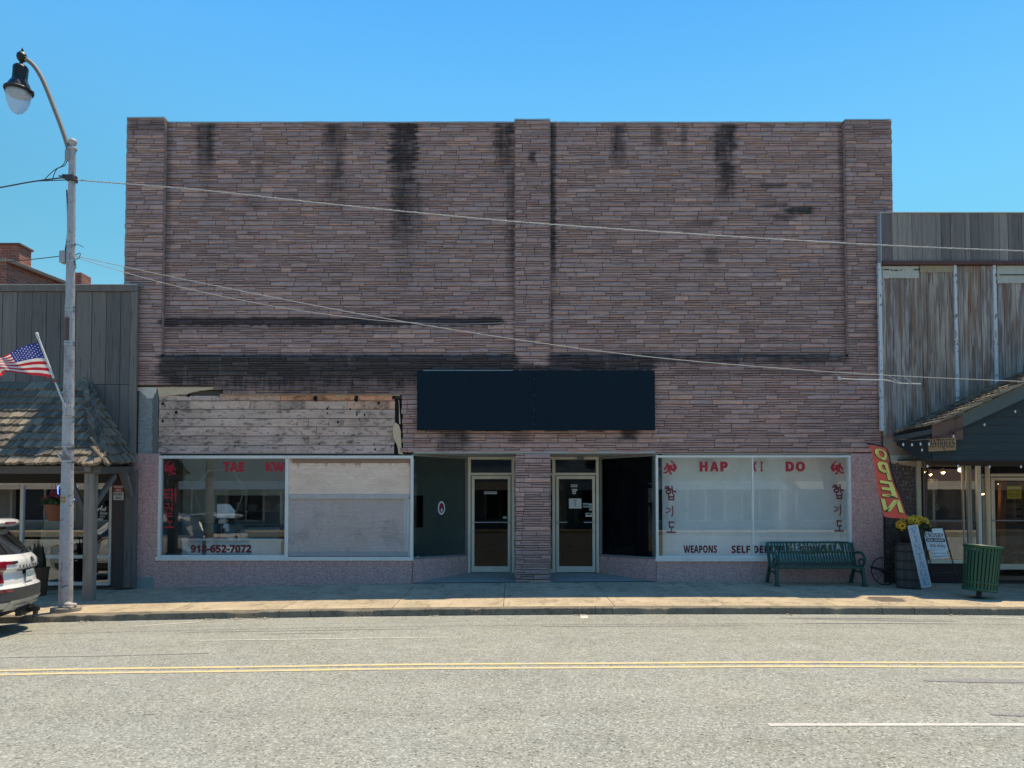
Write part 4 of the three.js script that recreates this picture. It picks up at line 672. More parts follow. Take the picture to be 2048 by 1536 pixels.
  part(t, 'brace', bar([...P(259, 990, .18), .18], [...P(240, 938, .75), .75], .08, .09, .006), greyBoard[1]); part(t, 'brace', bar([...P(264, 992, .17), .17], [...P(250, 940, .5), .5], .05, .07, .006), greyBoard[2]);
  // notice on the dark board
  const s = thing('private_notice', 'small red and white notice on the dark board left of the stone building', 'sign', [PX(237, 985, .21), PY(1000, .21), .21]);
  part(s, 'plate', pbox(227, 970, 247, 983.6, .212, .203), plain([.34, .03, .03], .5)); part(s, 'plate', pbox(227, 984, 247, 1000, .212, .203), plain([.62, .62, .60], .5));
  part(s, 'lettering', [words('PRIVATE', 228.5, 971.5, 245.5, 976, .2125), words('SIGN', 231.5, 978, 242, 982.2, .2125)], whiteVinyl); part(s, 'lettering', [words('DO NOT', 228.5, 986, 245.5, 991, .2125), words('READ', 231, 993.5, 243, 998.4, .2125)], mat([.03, .03, .035], .6));
}
{ // neon border in the window, armchair behind it, flower basket and planter before it
  const n = thing('neon_sign', 'blue neon outline sign glowing inside the timber shop window', 'sign', [PX(135, 984, -.3), PY(1000, -.3), -.3]);
  const nm = mat([.1, .2, .9], .4, { emissive: C([.25, .5, 1]), emissiveIntensity: 2.2 });
  part(n, 'neon_tube', tube([[116, 990], [116, 973], [118, 970.5], [152, 970.5], [154, 973], [154, 996], [152, 998], [118, 998], [116, 996], [116, 990]].map((p) => [...P(...p, -.3), -.3]), .009, 60), nm); part(n, 'backing', pbox(118, 973, 152, 996, -.31, -.33), mat([.01, .012, .02], .5));
  const nl = new THREE.PointLight(0x5f8cff, .25); nl.position.set(...P(135, 984, -.22), -.22); nl.castShadow = true; scene.add(nl);
  const ch = thing('armchair', 'beige high-backed armchair seen behind the timber shop window', 'armchair', [PX(108, 1060, -.9), -.1, -.9]), cm = plain([.74, .62, .38], .9, .7), z = -.9;
  part(ch, 'back', slab([P(86, 1072, z), P(87, 1050, z), P(92, 1030, z), P(95, 1013, z), P(98, 1011, z), P(103, 1024, z), P(107, 1038, z), P(114, 1043, z), P(124, 1048, z), P(130, 1072, z)], z - .16, z), cm); part(ch, 'seat', pbox(82, 1072, 132, 1090, z + .25, z - .2, (...k) => rbox(...k, .04, 3)), cm); part(ch, 'arm', pbox(80, 1058, 90, 1092, z + .22, z - .2, (...k) => rbox(...k, .03, 3)), cm);
  for (const x of [84, 128]) part(ch, 'leg', rod([PX(x, 1090, z), -.1, z], [PX(x, 1090, z), PY(1088, z), z], .02), darkWood);
  const bz = 1.1, bp = [PX(110, 1010, bz), PY(1042, bz), bz], fb = thing('hanging_basket', 'hanging terracotta pot with pink flowers under the shake canopy', 'flower pot', bp), q = rng(17);
  part(fb, 'pot', lathe([[0, 0], [.11, .0], [.17, .26], [.185, .27], [.19, .31], [.165, .31], [.15, .27], [0, .25]], ...bp, 24), plain([.26, .10, .055], .9, .4));
  part(fb, 'hanger', [0, 2.1, 4.2].map((a) => rod([bp[0] + .18 * Math.cos(a), bp[1] + .3, bz + .18 * Math.sin(a)], [bp[0], bp[1] + .85, bz], .004)).concat([rod([bp[0], bp[1] + .85, bz], [bp[0], 2.27, bz], .004)]), darkMetal);
  const leaf = (r) => { const g = new THREE.CircleGeometry(r, 6); g.rotateX(q() * 3).rotateY(q() * 6).rotateZ(q() * 6); return g; };
  const lv = [], fl = []; for (let k = 0; k < 170; k++) { const a = q() * 6.28, r = .03 + .2 * Math.sqrt(q()), y = .3 + .17 * q() * (1 - r * 2.4); lv.push(leaf(.02 + q() * .025).translate(bp[0] + Math.cos(a) * r, bp[1] + y, bz + Math.sin(a) * r)); } for (const [dx, dy] of [[-.05, .50], [.0, .54], [-.09, .45], [.08, .46], [-.19, .40], [.13, .42]]) for (let k = 0; k < 12; k++) fl.push(leaf(.014 + q() * .018).translate(bp[0] + dx + (q() - .5) * .08, bp[1] + dy + (q() - .5) * .07, bz + .04 + (q() - .5) * .08));
  part(fb, 'foliage', lv, mat([.045, .085, .03], .8)); part(fb, 'flowers', fl, mat([.42, .06, .12], .7));
  const pz = .75, px = PX(76, 1140, pz), py = walkY(px, pz), pl = thing('snake_plant', 'spiky dark snake plant in a tall brown planter beside the white car', 'plant', [px, py, pz]);
  part(pl, 'planter', lathe([[0, 0], [.15, 0], [.19, .5], [.205, .5], [.205, .54], [.18, .54], [.17, .48], [0, .46]], px, py, pz, 20), plain([.12, .07, .04], .8, .5));
  const sp = []; for (let k = 0; k < 22; k++) { const a = q() * 6.28, r = .12 * Math.sqrt(q()), h = .28 + q() * .32, w = .026 + q() * .012, lx = (q() - .5) * .3, lz = (q() - .5) * .3; sp.push(grid(2, 6, (u, v) => [px + Math.cos(a) * r + lx * v * v * h + (u - .5) * w * 2 * Math.sin(Math.PI * (.18 + .82 * v)) , py + .48 + h * v, pz + Math.sin(a) * r + lz * v * v + Math.abs(u - .5) * .02])); }
  part(pl, 'foliage', sp, mat([.018, .032, .022], .6));
}
{ // red brick building far behind
  const b = thing('brick_building', 'red brick building with chimneys behind the timber shop', 'building', [-17.5, -.5, -12]);
  const bt = tex(512, 512, (u, v) => { const r = Math.floor(v * 32), a = u * 12 + (r % 2) * .5, i = Math.floor(a), m = Math.abs(a - i - .5) > .46 || Math.abs(v * 32 - r - .5) > .40, k = .7 + .6 * TBL[(i * 37 + r * 917) & 65535]; return m ? [.34, .24, .20] : [.36 * k, .115 * k, .075 * k]; });
  const bb = tex(512, 512, (u, v) => { const r = Math.floor(v * 32), a = u * 12 + (r % 2) * .5, i = Math.floor(a); return Math.abs(a - i - .5) > .46 || Math.abs(v * 32 - r - .5) > .40 ? .1 : .8; }, false);
  const bm = mat([1, .95, .9], .92, { map: rep(bt, 2.64), bumpMap: rep(bb, 2.64), bumpScale: .008 }), H = 9.0, c0 = [-15.5, -8], c1 = [-14.95, -11.2];
  part(b, 'wall', metric(slab([[c0[0], -c0[1]], [c1[0], -c1[1]], [-22, 11.2], [-22, 8]], -.5, H).rotateX(-Math.PI / 2)), bm);
  part(b, 'coping', [bar([c0[0], H + .05, c0[1]], [c1[0], H + .05, c1[1]], .34, .1, .01), mbox(-22, c0[0], H, H + .1, -8.3, -7.95)], plain([.42, .30, .22], .9));
  part(b, 'chimney', mbox(-15.95, -15.3, H + .08, H + .62, -8.9, -8.3), bm); part(b, 'chimney', mbox(-15.05, -14.7, H - .15, H + .5, -11.3, -10.7), bm); part(b, 'chimney_cap', mbox(-16.0, -15.25, H + .62, H + .68, -8.95, -8.25), plain([.2, .1, .08], .9));
}

// ---------------------------------------------------------------- street lamp, flag, cables
const ZP = 2.9, PP = (x, y, z = ZP) => [...P(x, y, z), z];
{
  const foot = [PX(131, 1208, ZP), walkY(PX(131, 1208, ZP), ZP), ZP], top = PP(145, 296), t = thing('street_lamp', 'tall grey tapered street lamp with a curved arm and a black bell lantern', 'street lamp', foot);
  const poleT = tex(256, 2048, (u, v) => {                 // weathered paint, rust where the photograph shows it: v = 0 at the foot
    const n = fbm(u * 8, v * 90, 4, 8, 90), py = lerp(1206, 296, v), f = (a, b, s) => sst(a - 4, a + 2, py) * (1 - sst(b - 2, b + 4, py)) * s;
    const rust = Math.max(f(636, 684, sst(.35, .5, fbm(u * 4 + 2, v * 10, 3)) * (Math.abs(((u + .53) % 1) - .5) < .11 ? 1 : .1)), f(886, 920, .75 * sst(.3, .6, n)), f(690, 760, .35 * sst(.4, .7, fbm(u * 6, v * 40, 3))), f(770, 830, .35 * sst(.4, .7, fbm(u * 6, v * 50, 3))), f(1140, 1206, .35 * sst(.4, .7, fbm(u * 8, v * 60, 3))), .5 * sst(.66, .74, fbm(u * 10, v * 140, 3)), f(560, 640, .3 * sst(.5, .7, fbm(u * 6, v * 60, 3))));
    const b = .74 + .3 * (n - .5); return [lerp(b, .20, rust), lerp(b, .115, rust), lerp(b * 1.01, .09, rust)];
  });
  const pole = rod([foot[0], foot[1] + .02, foot[2]], top, .108, .052, 20); part(t, 'pole', pole, mat([.56, .55, .56], .65, { map: poleT, bumpMap: rep(speckB, .3, .02), bumpScale: .002 }));
  const paint = plain([.36, .35, .34], .6, .4), at = (y) => { const k = (1206 - y) / (1206 - 296); return [lerp(foot[0], top[0], k), lerp(foot[1] + .02, top[1], k), ZP, lerp(.108, .052, k)]; };
  part(t, 'base_plate', lathe([[0, .07], [.215, .07], [.225, .06], [.225, 0], [.225, -.03]], foot[0] + .01, foot[1] - .005, ZP, 32), plain([.30, .27, .22], .9, .5)); part(t, 'base_cover', [new THREE.SphereGeometry(.065, 14, 8).scale(1.15, .8, 1).translate(foot[0] + .10, foot[1] + .11, ZP + .09), new THREE.SphereGeometry(.045, 12, 8).scale(1.2, .8, 1).translate(foot[0] + .155, foot[1] + .105, ZP + .04), rbox(foot[0] + .04, foot[0] + .18, foot[1] + .065, foot[1] + .10, ZP - .02, ZP + .16, .01)], plain([.52, .48, .42], .7, .3));
  const bands = []; for (const y of [360, 489, 523, 613, 620, 683, 688, 812, 830, 838, 889, 917]) { const [x, yy, z, r] = at(y); bands.push(lathe([[r - .002, -.012], [r + .006, -.012], [r + .006, .012], [r - .002, .012]], x, yy, z, 20)); } part(t, 'steel_band', bands, steel);
  { const [x, y, z, r] = at(1160); part(t, 'dent_flap', grid(4, 2, (u, v) => [x + .0 + r * Math.sin(lerp(-.1, .9, u)), y + (u - .5) * .03 + v * .012, z + (r + .012 * v) * Math.cos(lerp(-.1, .9, u))]), darkMetal); }
  { const [x, y, z, r] = at(991); const tag = (y0, tx) => canvas(128, 64, (c) => { c.fillStyle = '#b99a5a'; c.fillRect(0, 0, 128, 64); c.fillStyle = '#1a1408'; c.font = 'bold 58px sans-serif'; c.textAlign = 'center'; c.fillText(tx, 64, 54, 120); }); [['GTR', 989], ['413', 995.5]].forEach(([tx, py]) => { const a = at(py); part(t, 'number_tag', grid(6, 1, (u, v) => { const th = lerp(-.62, .34, u); return [a[0] + Math.sin(th) * (a[3] + .002), a[1] - .022 + v * .046, z + Math.cos(th) * (a[3] + .002)]; }), mat(0xffffff, .6, { map: tag(0, tx) })); }); }
  // cap, bracket and arm
  part(t, 'cap', [lathe([[0, .0], [.052, 0], [.072, .02], [.072, .05], [.05, .06], [.03, .08], [.055, .11], [.07, .15], [.055, .19], [0, .215]].map(([r, h]) => [r, h]), top[0], top[1] - .05, ZP, 20)], plain([.5, .47, .45], .55, .4));
  const arm = [[137, 300], [133, 285], [122, 252], [109, 218], [95, 182], [83, 155], [70, 134], [60, 124], [51, 118]].map((p) => PP(...p));
  part(t, 'arm', tube(arm, .036, 48, 10), plain([.26, .23, .20], .6, .4)); part(t, 'bracket', [rbox(top[0] - .09, top[0] - .01, top[1] - .22, top[1] - .05, ZP - .06, ZP + .07, .012), rod([...PP(138, 306)], [...PP(142, 318)], .03)], paint);
  const lan = sub(t, 'lantern'), c = PP(39.5, 160), px = 1 / 123, L = (prof, seg = 32) => new THREE.LatheGeometry(prof.map(([r, y]) => new THREE.Vector2(r * px, (160 - y) * px)), seg).rotateZ(-.065).translate(...c), iron = plain([.012, .010, .010], .38, .6);
  part(lan, 'housing', L([[0, 92], [1.6, 95], [2.6, 99], [1.4, 101.5], [2.4, 102], [6, 103], [9.4, 108], [9.8, 112], [8.6, 117], [5.5, 121], [3.2, 122], [3, 124.5], [4.4, 127], [6, 128], [11, 130.5], [14, 134], [14.4, 138], [13.9, 141], [13.9, 156], [14.6, 161], [17.5, 166], [21, 173], [23, 179], [23.6, 181], [0, 181]]), iron); part(lan, 'collar', rod(PP(52, 119), PP(42, 112), .045, .04, 14), iron);
  part(lan, 'ring', L([[21, 180], [26.6, 179.5], [27.4, 181.5], [27, 184.6], [22, 185.2], [21, 180]]), iron); part(lan, 'clasp', [rbox(c[0] - .235, c[0] - .19, c[1] - .215, c[1] - .16, ZP - .02, ZP + .03, .01), rbox(c[0] + .195, c[0] + .24, c[1] - .25, c[1] - .19, ZP - .02, ZP + .03, .01)], iron);
  part(lan, 'globe', L([[22.6, 183], [23, 188], [22.6, 196], [20.8, 206], [17, 217], [11, 225.5], [5, 229], [0, 229.6]]), new THREE.MeshPhysicalMaterial({ color: C([.80, .84, .90]), roughness: .28, transmission: .72, thickness: 0, ior: 1.5, side: THREE.DoubleSide })); part(lan, 'reflector', L([[0, 184], [20, 184], [21.6, 190], [20.6, 192], [8, 190], [0, 190]]), plain([.72, .66, .55], .5));
  part(t, 'junction_box', rbox(PX(121, 514, ZP), PX(133, 514, ZP), PY(526, ZP), PY(502, ZP), ZP - .09, ZP + .05, .012), plain([.42, .42, .42], .55, .4)); part(t, 'clamp', [rod(PP(118, 352), PP(154, 354), .014), rbox(PX(136, 358, ZP), PX(152, 358, ZP), PY(364, ZP), PY(353, ZP), ZP - .07, ZP + .1, .012), lathe([[0, -.03], [.028, -.03], [.034, 0], [.028, .03], [0, .03]], ...PP(128, 353), 12)], plain([.06, .06, .065], .6));
  part(t, 'conduit', tube([PP(134, 380), PP(136, 430), PP(135.5, 470), PP(131, 502)].map(([x, y, z]) => [x - .004, y, z + .0]), .011, 30), darkMetal); part(t, 'conduit', tube([PP(134, 310), PP(126, 330), PP(112, 338), PP(102, 346), PP(90, 358)], .006, 30), darkMetal); part(t, 'conduit', tube([PP(137, 306), PP(130, 330), PP(114, 338), PP(104, 360)], .006, 30), darkMetal);
  part(t, 'wire_tail', [tube([PP(148, 487), PP(156, 489), PP(167, 494)], .006, 10), tube([PP(151, 510), PP(160, 506), PP(158, 516), PP(150, 520), PP(152, 535), PP(149, 538)], .006, 24)], darkMetal);
  part(t, 'flag_socket', [rod(PP(133, 830, ZP + .10), PP(127.5, 806, ZP + .12), .03, .026, 12), rbox(foot[0] + .02, foot[0] + .10, PY(832, ZP), PY(812, ZP), ZP + .05, ZP + .12, .01)], plain([.45, .44, .44], .5, .3)); part(t, 'flag_socket', rod(PP(122, 917, ZP + .08), PP(111, 903, ZP + .14), .014), plain([.5, .5, .48], .5, .3)); part(t, 'flag_socket', rod(PP(131, 780, ZP + .08), PP(124, 786, ZP + .12), .008), plain([.5, .5, .48], .5, .3));
}
{
  const A = PP(78.5, 684, 3.05), B = PP(107.5, 757, 3.03), b0 = PP(129.5, 812, 3.01), tip = PP(76, 674, 3.055);
  const fl = thing('national_flag', 'small stars and stripes flag on an angled white staff on the street lamp', 'flag', b0);
  part(fl, 'staff', [rod(b0, PP(108, 758, 3.03), .013, .014, 10), rod(PP(108, 758, 3.03), tip, .019, .018, 10)], plain([.70, .69, .66], .5, .4)); part(fl, 'finial', [lathe([[0, -.02], [.022, -.02], [.026, 0], [.018, .02], [.026, .04], [.024, .07], [0, .085]], 0, 0, 0, 12).rotateZ(.35).translate(...tip)], plain([.66, .63, .60], .4, .2)); part(fl, 'collar', rod(PP(108, 757, 3.03), PP(111, 765, 3.03), .0215, .0215, 10), plain([.40, .10, .06], .6));
  const ft = canvas(1024, 560, (c, w, h) => {
    const K = .44; for (let i = 0; i < 13; i++) { const y0 = i < 7 ? K * i / 7 : K + (1 - K) * (i - 7) / 6, y1 = i < 7 ? K * (i + 1) / 7 : K + (1 - K) * (i - 6) / 6; c.fillStyle = i % 2 ? '#f8f6f2' : '#cf1530'; c.fillRect(0, h * y0, w, h * (y1 - y0) + 1); }
    c.fillStyle = '#22389a'; c.fillRect(0, 0, w * .46, h * K); c.fillStyle = '#f8f6f2';
    for (let r = 0; r < 9; r++) for (let k = 0; k < (r % 2 ? 5 : 6); k++) { const x = w * .46 * (k * 2 + 1 + (r % 2)) / 12, y = h * K * (r + 1) / 10; c.beginPath(); for (let n = 0; n < 10; n++) { const a = -Math.PI / 2 + n * Math.PI / 5, R2 = n % 2 ? 6 : 15; c.lineTo(x + Math.cos(a) * R2, y + Math.sin(a) * R2); } c.fill(); }
  });
  // the cloth hangs from the staff, its upper edge folds over towards us and its fly blows left out of the frame
  const cloth = grid(60, 30, (u, v) => {
    const s = 1 - v, hoist = [lerp(A[0], B[0], s), lerp(A[1], B[1], s), lerp(A[2], B[2], s)], d = u * 1.12, k = Math.min(1, u * 1.6);
    let x = hoist[0] - d * lerp(.93, .99, s), y = hoist[1] + d * lerp(-.30, .02, s) - .0 * d; y += lerp(0, .08, s) * Math.sin(u * 3.2) - .05 * u * u + .02 * Math.sin(u * 9 + s * 2) * k;
    const z = hoist[2] + k * (.07 * Math.sin(u * 9.5 + s * 2.4) + .03 * Math.sin(u * 17 + s * 4)) + .05 * u;
    return [x, y, z];
  });
  part(fl, 'cloth', cloth, new THREE.MeshPhysicalMaterial({ map: ft, roughness: .9, transmission: .6, thickness: 0, side: THREE.DoubleSide }));
}
{
  const cab = plain([.50, .49, .48], .6, .3), dk = mat([.05, .05, .055], .6);
  const c1 = thing('power_cable', 'thick overhead cable running from the lamp pole across the upper front', 'cable', PP(152, 360));
  const run = [[152, 360], [400, 380], [630, 405], [830, 425], [1026, 443], [1400, 469], [1760, 490], [2048, 502], [2600, 520]].map((p) => PP(...p));
  const A = tube(run, .0085, 160, 6); const wrap = []; { const cv = new THREE.CatmullRomCurve3(run.map((p) => new THREE.Vector3(...p))), n = 1500, pts = []; for (let i = 0; i <= n; i++) { const q = cv.getPointAt(i / n), a = i * .62; pts.push(new THREE.Vector3(q.x, q.y + Math.sin(a) * .010, q.z + Math.cos(a) * .010)); } wrap.push(new THREE.TubeGeometry(new THREE.CatmullRomCurve3(pts), 3000, .004, 4)); }
  part(c1, 'cable', A, cab); part(c1, 'lashing_wire', wrap, plain([.6, .6, .6], .4, .3));
  const c2 = thing('power_cable', 'thick overhead cable leaving the lamp pole to the left', 'cable', PP(136, 357)); part(c2, 'cable', tube([[-600, 450], [-250, 412], [0, 375], [60, 364], [120, 356], [140, 355]].map((p) => PP(...p)), .011, 40), dk); part(c2, 'cable', tube([[74, 362], [104, 361], [140, 360], [170, 361]].map((p) => PP(...p)), .008, 20), dk);
  const zr = (px) => lerp(2.9, 2.9, px / 2048);
  const c3 = thing('telephone_wire', 'thin overhead wire running from the lamp pole down across the black sign', 'wire', PP(152, 513)); part(c3, 'wire', tube([[152, 512], [331, 551], [640, 613], [800, 642], [1060, 683], [1300, 714], [1680, 745], [2048, 763], [2600, 780]].map((p) => PP(...p)), .0062, 120), cab);
  part(c3, 'wire_splice', [tube([[1676, 757], [1700, 758.5], [1740, 760], [1768, 760], [1782, 762], [1800, 766.5], [1820, 767], [1842, 768]].map((p) => PP(...p)), .009, 60), new THREE.SphereGeometry(.03, 10, 8).scale(1.2, 1, 1).translate(...PP(1679, 757)), tube([[1776, 750], [1786, 757], [1800, 766]].map((p) => PP(...p)), .004, 12), tube([[1806, 752], [1822, 765]].map((p) => PP(...p)), .003, 8)], plain([.6, .6, .58], .5, .3));
  const c4 = thing('telephone_wire', 'thin overhead wire from the lamp pole to the middle of the front', 'wire', PP(156, 515)); part(c4, 'wire', tube([[152, 515, 2.9], [308, 561, 2.45], [480, 600, 1.95], [640, 627, 1.5], [760, 641, 1.2], [900, 648, .8], [1050, 643, .4], [1180, 632, .12], [1266, 623, -.06]].map((p) => [...P(p[0], p[1], p[2]), p[2]]), .0055, 100), cab);
  const c5 = thing('telephone_wire', 'thin overhead wire from the junction box to the left', 'wire', PP(120, 513)); part(c5, 'wire', tube([[-300, 545], [32, 522], [80, 517], [122, 512]].map((p) => PP(...p)), .007, 20), dk);
}

// ---------------------------------------------------------------- white family car at the kerb, seen from its rear corner
{
  const gx = -8.6, gz = 4.3, yaw = 15 * Math.PI / 180, Xr = -6.97, SY = .955;
  const gy = roadY(gx, gz) + .01, car = thing('white_suv', 'white sport utility car with dark red tail lamps parked at the kerb', 'car', [-9.4, roadY(-9.4, 4.6), 4.65]);
  const M4 = new THREE.Matrix4().makeTranslation(Xr, gy, 4.22).multiply(new THREE.Matrix4().makeRotationY(yaw)).multiply(new THREE.Matrix4().makeRotationZ(.022)).multiply(new THREE.Matrix4().makeScale(1, SY, 1));
  const cp = (p, n, g, m, l) => { if (Array.isArray(g)) g = merge(g); g.applyMatrix4(M4); return part(p, n, g, m, l); };
  const tab = (T, y) => { let k = 0; while (k < T.length - 2 && T[k + 1][0] < y) k++; const t = clamp((y - T[k][0]) / (T[k + 1][0] - T[k][0])); return lerp(T[k][1], T[k + 1][1], t); };
  const XR_ = [[.28, -.34], [.36, -.16], [.40, -.10], [.52, .0], [.55, .02], [.73, .03], [.76, .02], [.775, -.02], [.80, -.02], [.97, -.05], [.99, .0], [1.10, .0], [1.15, -.02], [1.20, -.07], [1.62, -.42], [1.70, -.50], [1.76, -.75]];
  const WY = [[.28, .80], [.38, .93], [.55, .985], [.80, .99], [1.0, .975], [1.16, .935], [1.60, .76], [1.68, .70], [1.73, .55], [1.76, 0]];
  const bul = (w) => -.33 * Math.pow(Math.abs(w), 3.4) - .05 * w * w;
  const Rr = (w, y, d = 0) => [tab(XR_, y) + bul(w) * (y > 1.2 ? lerp(1, .75, (y - 1.2) / .5) : 1) + d, y, w * tab(WY, y) * (1 + d * .3)];
  const ys = []; for (let y = .28; y <= 1.762; y += .0247) ys.push(Math.min(1.76, y)); ys.push(1.76);
  const topAt = (x) => x > -.9 ? 1.76 : x > -3.1 ? 1.76 + .015 * Math.sin((x + .9) / 2.2 * -3.14) : x > -4.0 ? lerp(1.76, 1.14, sst(0, 1, (-3.1 - x) / .9)) : lerp(1.14, .92, sst(-4.0, -5.02, x) );
  const sideW = (x) => x < -4.5 ? lerp(1, .84, sst(-4.5, -5.05, x)) : 1;
  const Sd = (x, y, s, d = 0) => { const tp = topAt(x), yy = y > 1.0 ? 1.0 + (y - 1.0) * (tp - 1.0) / .76 : y, wf = y > 1.16 && x < -3.1 ? lerp(1, 1.22, sst(-3.1, -4.0, x)) : 1; return [x, Math.min(yy, x < -4 ? tp : 9), s * (tab(WY, y) * Math.min(wf, 1.3) * sideW(x) + d)]; };
  const rear = grid(40, ys.length - 1, (u, v) => Rr(1 - 2 * u, ys[Math.round(v * (ys.length - 1))]));
  const side = (s) => grid(60, ys.length - 1, (u, v) => { const y = ys[Math.round(v * (ys.length - 1))], e = Rr(1, y)[0], x = lerp(e, -5.05, u); return Sd(x, y, s); });
  const nose = grid(12, ys.length - 1, (u, v) => { const y = ys[Math.round(v * (ys.length - 1))], a = Sd(-5.05, y, 1), w = 2 * u - 1; return [a[0] - .12 * (1 - w * w), a[1], w * a[2]]; });
  const white = new THREE.MeshPhysicalMaterial({ color: C([.78, .78, .77]), roughness: .35, clearcoat: 1, clearcoatRoughness: .04, side: THREE.DoubleSide }), dkGlass = new THREE.MeshPhysicalMaterial({ color: C([.012, .014, .016]), roughness: .03, clearcoat: 1, clearcoatRoughness: .02, side: THREE.DoubleSide, ior: 1.7 }), trimD = plain([.045, .05, .05], .5, .5), black = mat([.01, .01, .011], .5), silver = mat([.50, .51, .51], .4, { metalness: .35 }), lampR = new THREE.MeshPhysicalMaterial({ color: C([.22, .004, .016]), roughness: .12, clearcoat: 1, clearcoatRoughness: .03, side: THREE.DoubleSide });
  cp(car, 'body', [rear, side(1), side(-1), nose], white);
  const rp = (w0, w1, y0, y1, d = .006, nu = 14, nv = 6, sk = (u, v) => 0, bend = null) => grid(nu, nv, (u, v) => { const y = lerp(y0, y1, v) + sk(u, v), w = lerp(w0, w1, u); return Rr(w, y, d); });
  cp(car, 'rear_window', grid(24, 8, (u, v) => { const y = lerp(1.215, 1.575, v), k = lerp(.93, .90, v); return Rr(lerp(k, -k, u), y + .02 * Math.pow(Math.abs(2 * u - 1), 2), .008); }), dkGlass);
  cp(car, 'wiper', bar([tab(XR_, 1.25) + .02, 1.25, 0], [tab(XR_, 1.27) - .06, 1.28, -.62], .018, .02), black);
  cp(car, 'spoiler', grid(30, 14, (u, v) => { const a = v * 6.2832, w = 1 - 2 * u, e = -.10 * Math.pow(Math.abs(w), 3), th = .075 * (1 - .35 * Math.pow(Math.abs(w), 8)); return [-.50 + e + .24 * Math.cos(a), 1.675 + th * Math.sign(Math.sin(a)) * Math.pow(Math.abs(Math.sin(a)), .6), w * .74]; }), white);
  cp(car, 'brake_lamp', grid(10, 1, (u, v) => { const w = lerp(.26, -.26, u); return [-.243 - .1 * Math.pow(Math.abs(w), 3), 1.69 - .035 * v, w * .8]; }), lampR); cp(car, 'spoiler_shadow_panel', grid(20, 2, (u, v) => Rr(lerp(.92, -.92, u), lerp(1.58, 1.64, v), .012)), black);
  for (const s of [1, -1]) {
    cp(car, 'tail_lamp', [rp(s * .66, s * .999, .82, 1.13, .012, 10, 8), rp(s * .50, s * .80, 1.085, 1.13, .010, 8, 2, (u) => -.01 * (1 - u)), grid(8, 8, (u, v) => Sd(lerp(Rr(1, 1)[0], -.75, u), lerp(.88, 1.12, v) + u * .05, s, .008))], lampR);
    cp(car, 'lamp_end', rp(s * .44, s * .56, 1.088, 1.122, .014, 4, 2), black); cp(car, 'reflector', rp(s * .58, s * .97, .685, .725, .010, 8, 2), lampR);
    cp(car, 'side_window', [grid(40, 6, (u, v) => Sd(lerp(-.72 - .35 * v, -3.55 + .55 * v, u), lerp(1.20, 1.56, v), s, .006))], dkGlass); cp(car, 'window_trim', grid(40, 1, (u, v) => Sd(lerp(-.55, -3.75, u), lerp(1.165, 1.20, v), s, .008)), silver);
    cp(car, 'pillar', grid(1, 6, (u, v) => Sd(lerp(-1.95, -2.05, u) - v * .05, lerp(1.2, 1.56, v), s, .009)), black); cp(car, 'sill_cladding', grid(40, 4, (u, v) => Sd(lerp(-.4, -4.9, u), lerp(.28, .50, v), s, .008)), trimD);
    for (const x of [-1.75, -2.85]) cp(car, 'door_handle', rbox(x - .11, x + .11, 1.02, 1.05, s * .985 - .02, s * .985 + .02, .01), silver);
    cp(car, 'side_mirror', [new THREE.SphereGeometry(.12, 14, 10).scale(.8, .75, 1).translate(-3.35, 1.19, s * 1.06)], trimD); cp(car, 'roof_rail', bar([-.7, 1.765, s * .60], [-2.9, 1.78, s * .62], .03, .03, .008), silver);
    for (const x of [-1.06, -3.98]) {
      const w = sub(car, 'wheel'), z0 = s * .88;
      cp(w, 'tyre', lathe([[.22, -.12], [.34, -.125], [.375, -.10], [.385, 0], [.375, .10], [.34, .125], [.22, .12]], 0, 0, 0, 36).rotateX(Math.PI / 2).translate(x, .385, z0), plain([.02, .02, .021], .9, .2)); cp(w, 'rim', [lathe([[0, .04], [.06, .05], [.08, .03], [.23, .05], [.245, .09], [.25, .1]], 0, 0, 0, 30).rotateX(s * Math.PI / 2).translate(x, .385, z0)], silver);
      cp(car, 'wheel_arch', grid(24, 2, (u, v) => { const a = lerp(-.35, Math.PI + .35, u), r = lerp(.40, .49, v); const y = .385 + Math.sin(a) * r; return [x + Math.cos(a) * r, y, s * (tab(WY, Math.max(.3, y)) + .010)]; }), trimD); cp(car, 'wheel_well', new THREE.CircleGeometry(.42, 24).translate(x, .40, s * .955), black);
    }
  }
  cp(car, 'bumper_cladding', rp(.995, -.995, .555, .735, .008, 40, 4), plain([.075, .08, .08], .45, .5)); cp(car, 'bumper_lower', rp(.99, -.99, .30, .40, .006, 30, 3), black);
  cp(car, 'skid_plate', [rp(.62, -.62, .385, .545, .018, 30, 6, (u, v) => (1 - v) * .05 * Math.pow(Math.abs(2 * u - 1), 3)), rp(.98, .62, .44, .54, .012, 8, 3, (u, v) => (1 - v) * .06 * (1 - u)), rp(-.62, -.98, .44, .54, .012, 8, 3, (u, v) => (1 - v) * .06 * u), rp(.50, .12, .45, .475, .05, 8, 2), rp(-.12, -.50, .45, .475, .05, 8, 2)], silver, 'silver skid plate under the rear bumper');
  cp(car, 'bumper_side', rp(.995, .60, .40, .56, .008, 10, 4), plain([.045, .05, .055], .5, .5));
  cp(car, 'tow_hitch', [rbox(-.25, .12, .33, .40, -.04, .04, .006), rbox(-.1, -.02, .30, .40, -.32, .30, .01), rbox(.05, .09, .28, .42, -.06, .06, .006)], black); cp(car, 'trailer_cable', tube([[-.03, .33, .16], [0, .25, .12], [.02, .24, .02], [.03, .22, -.02], [.02, .30, -.08]], .008, 20), black);
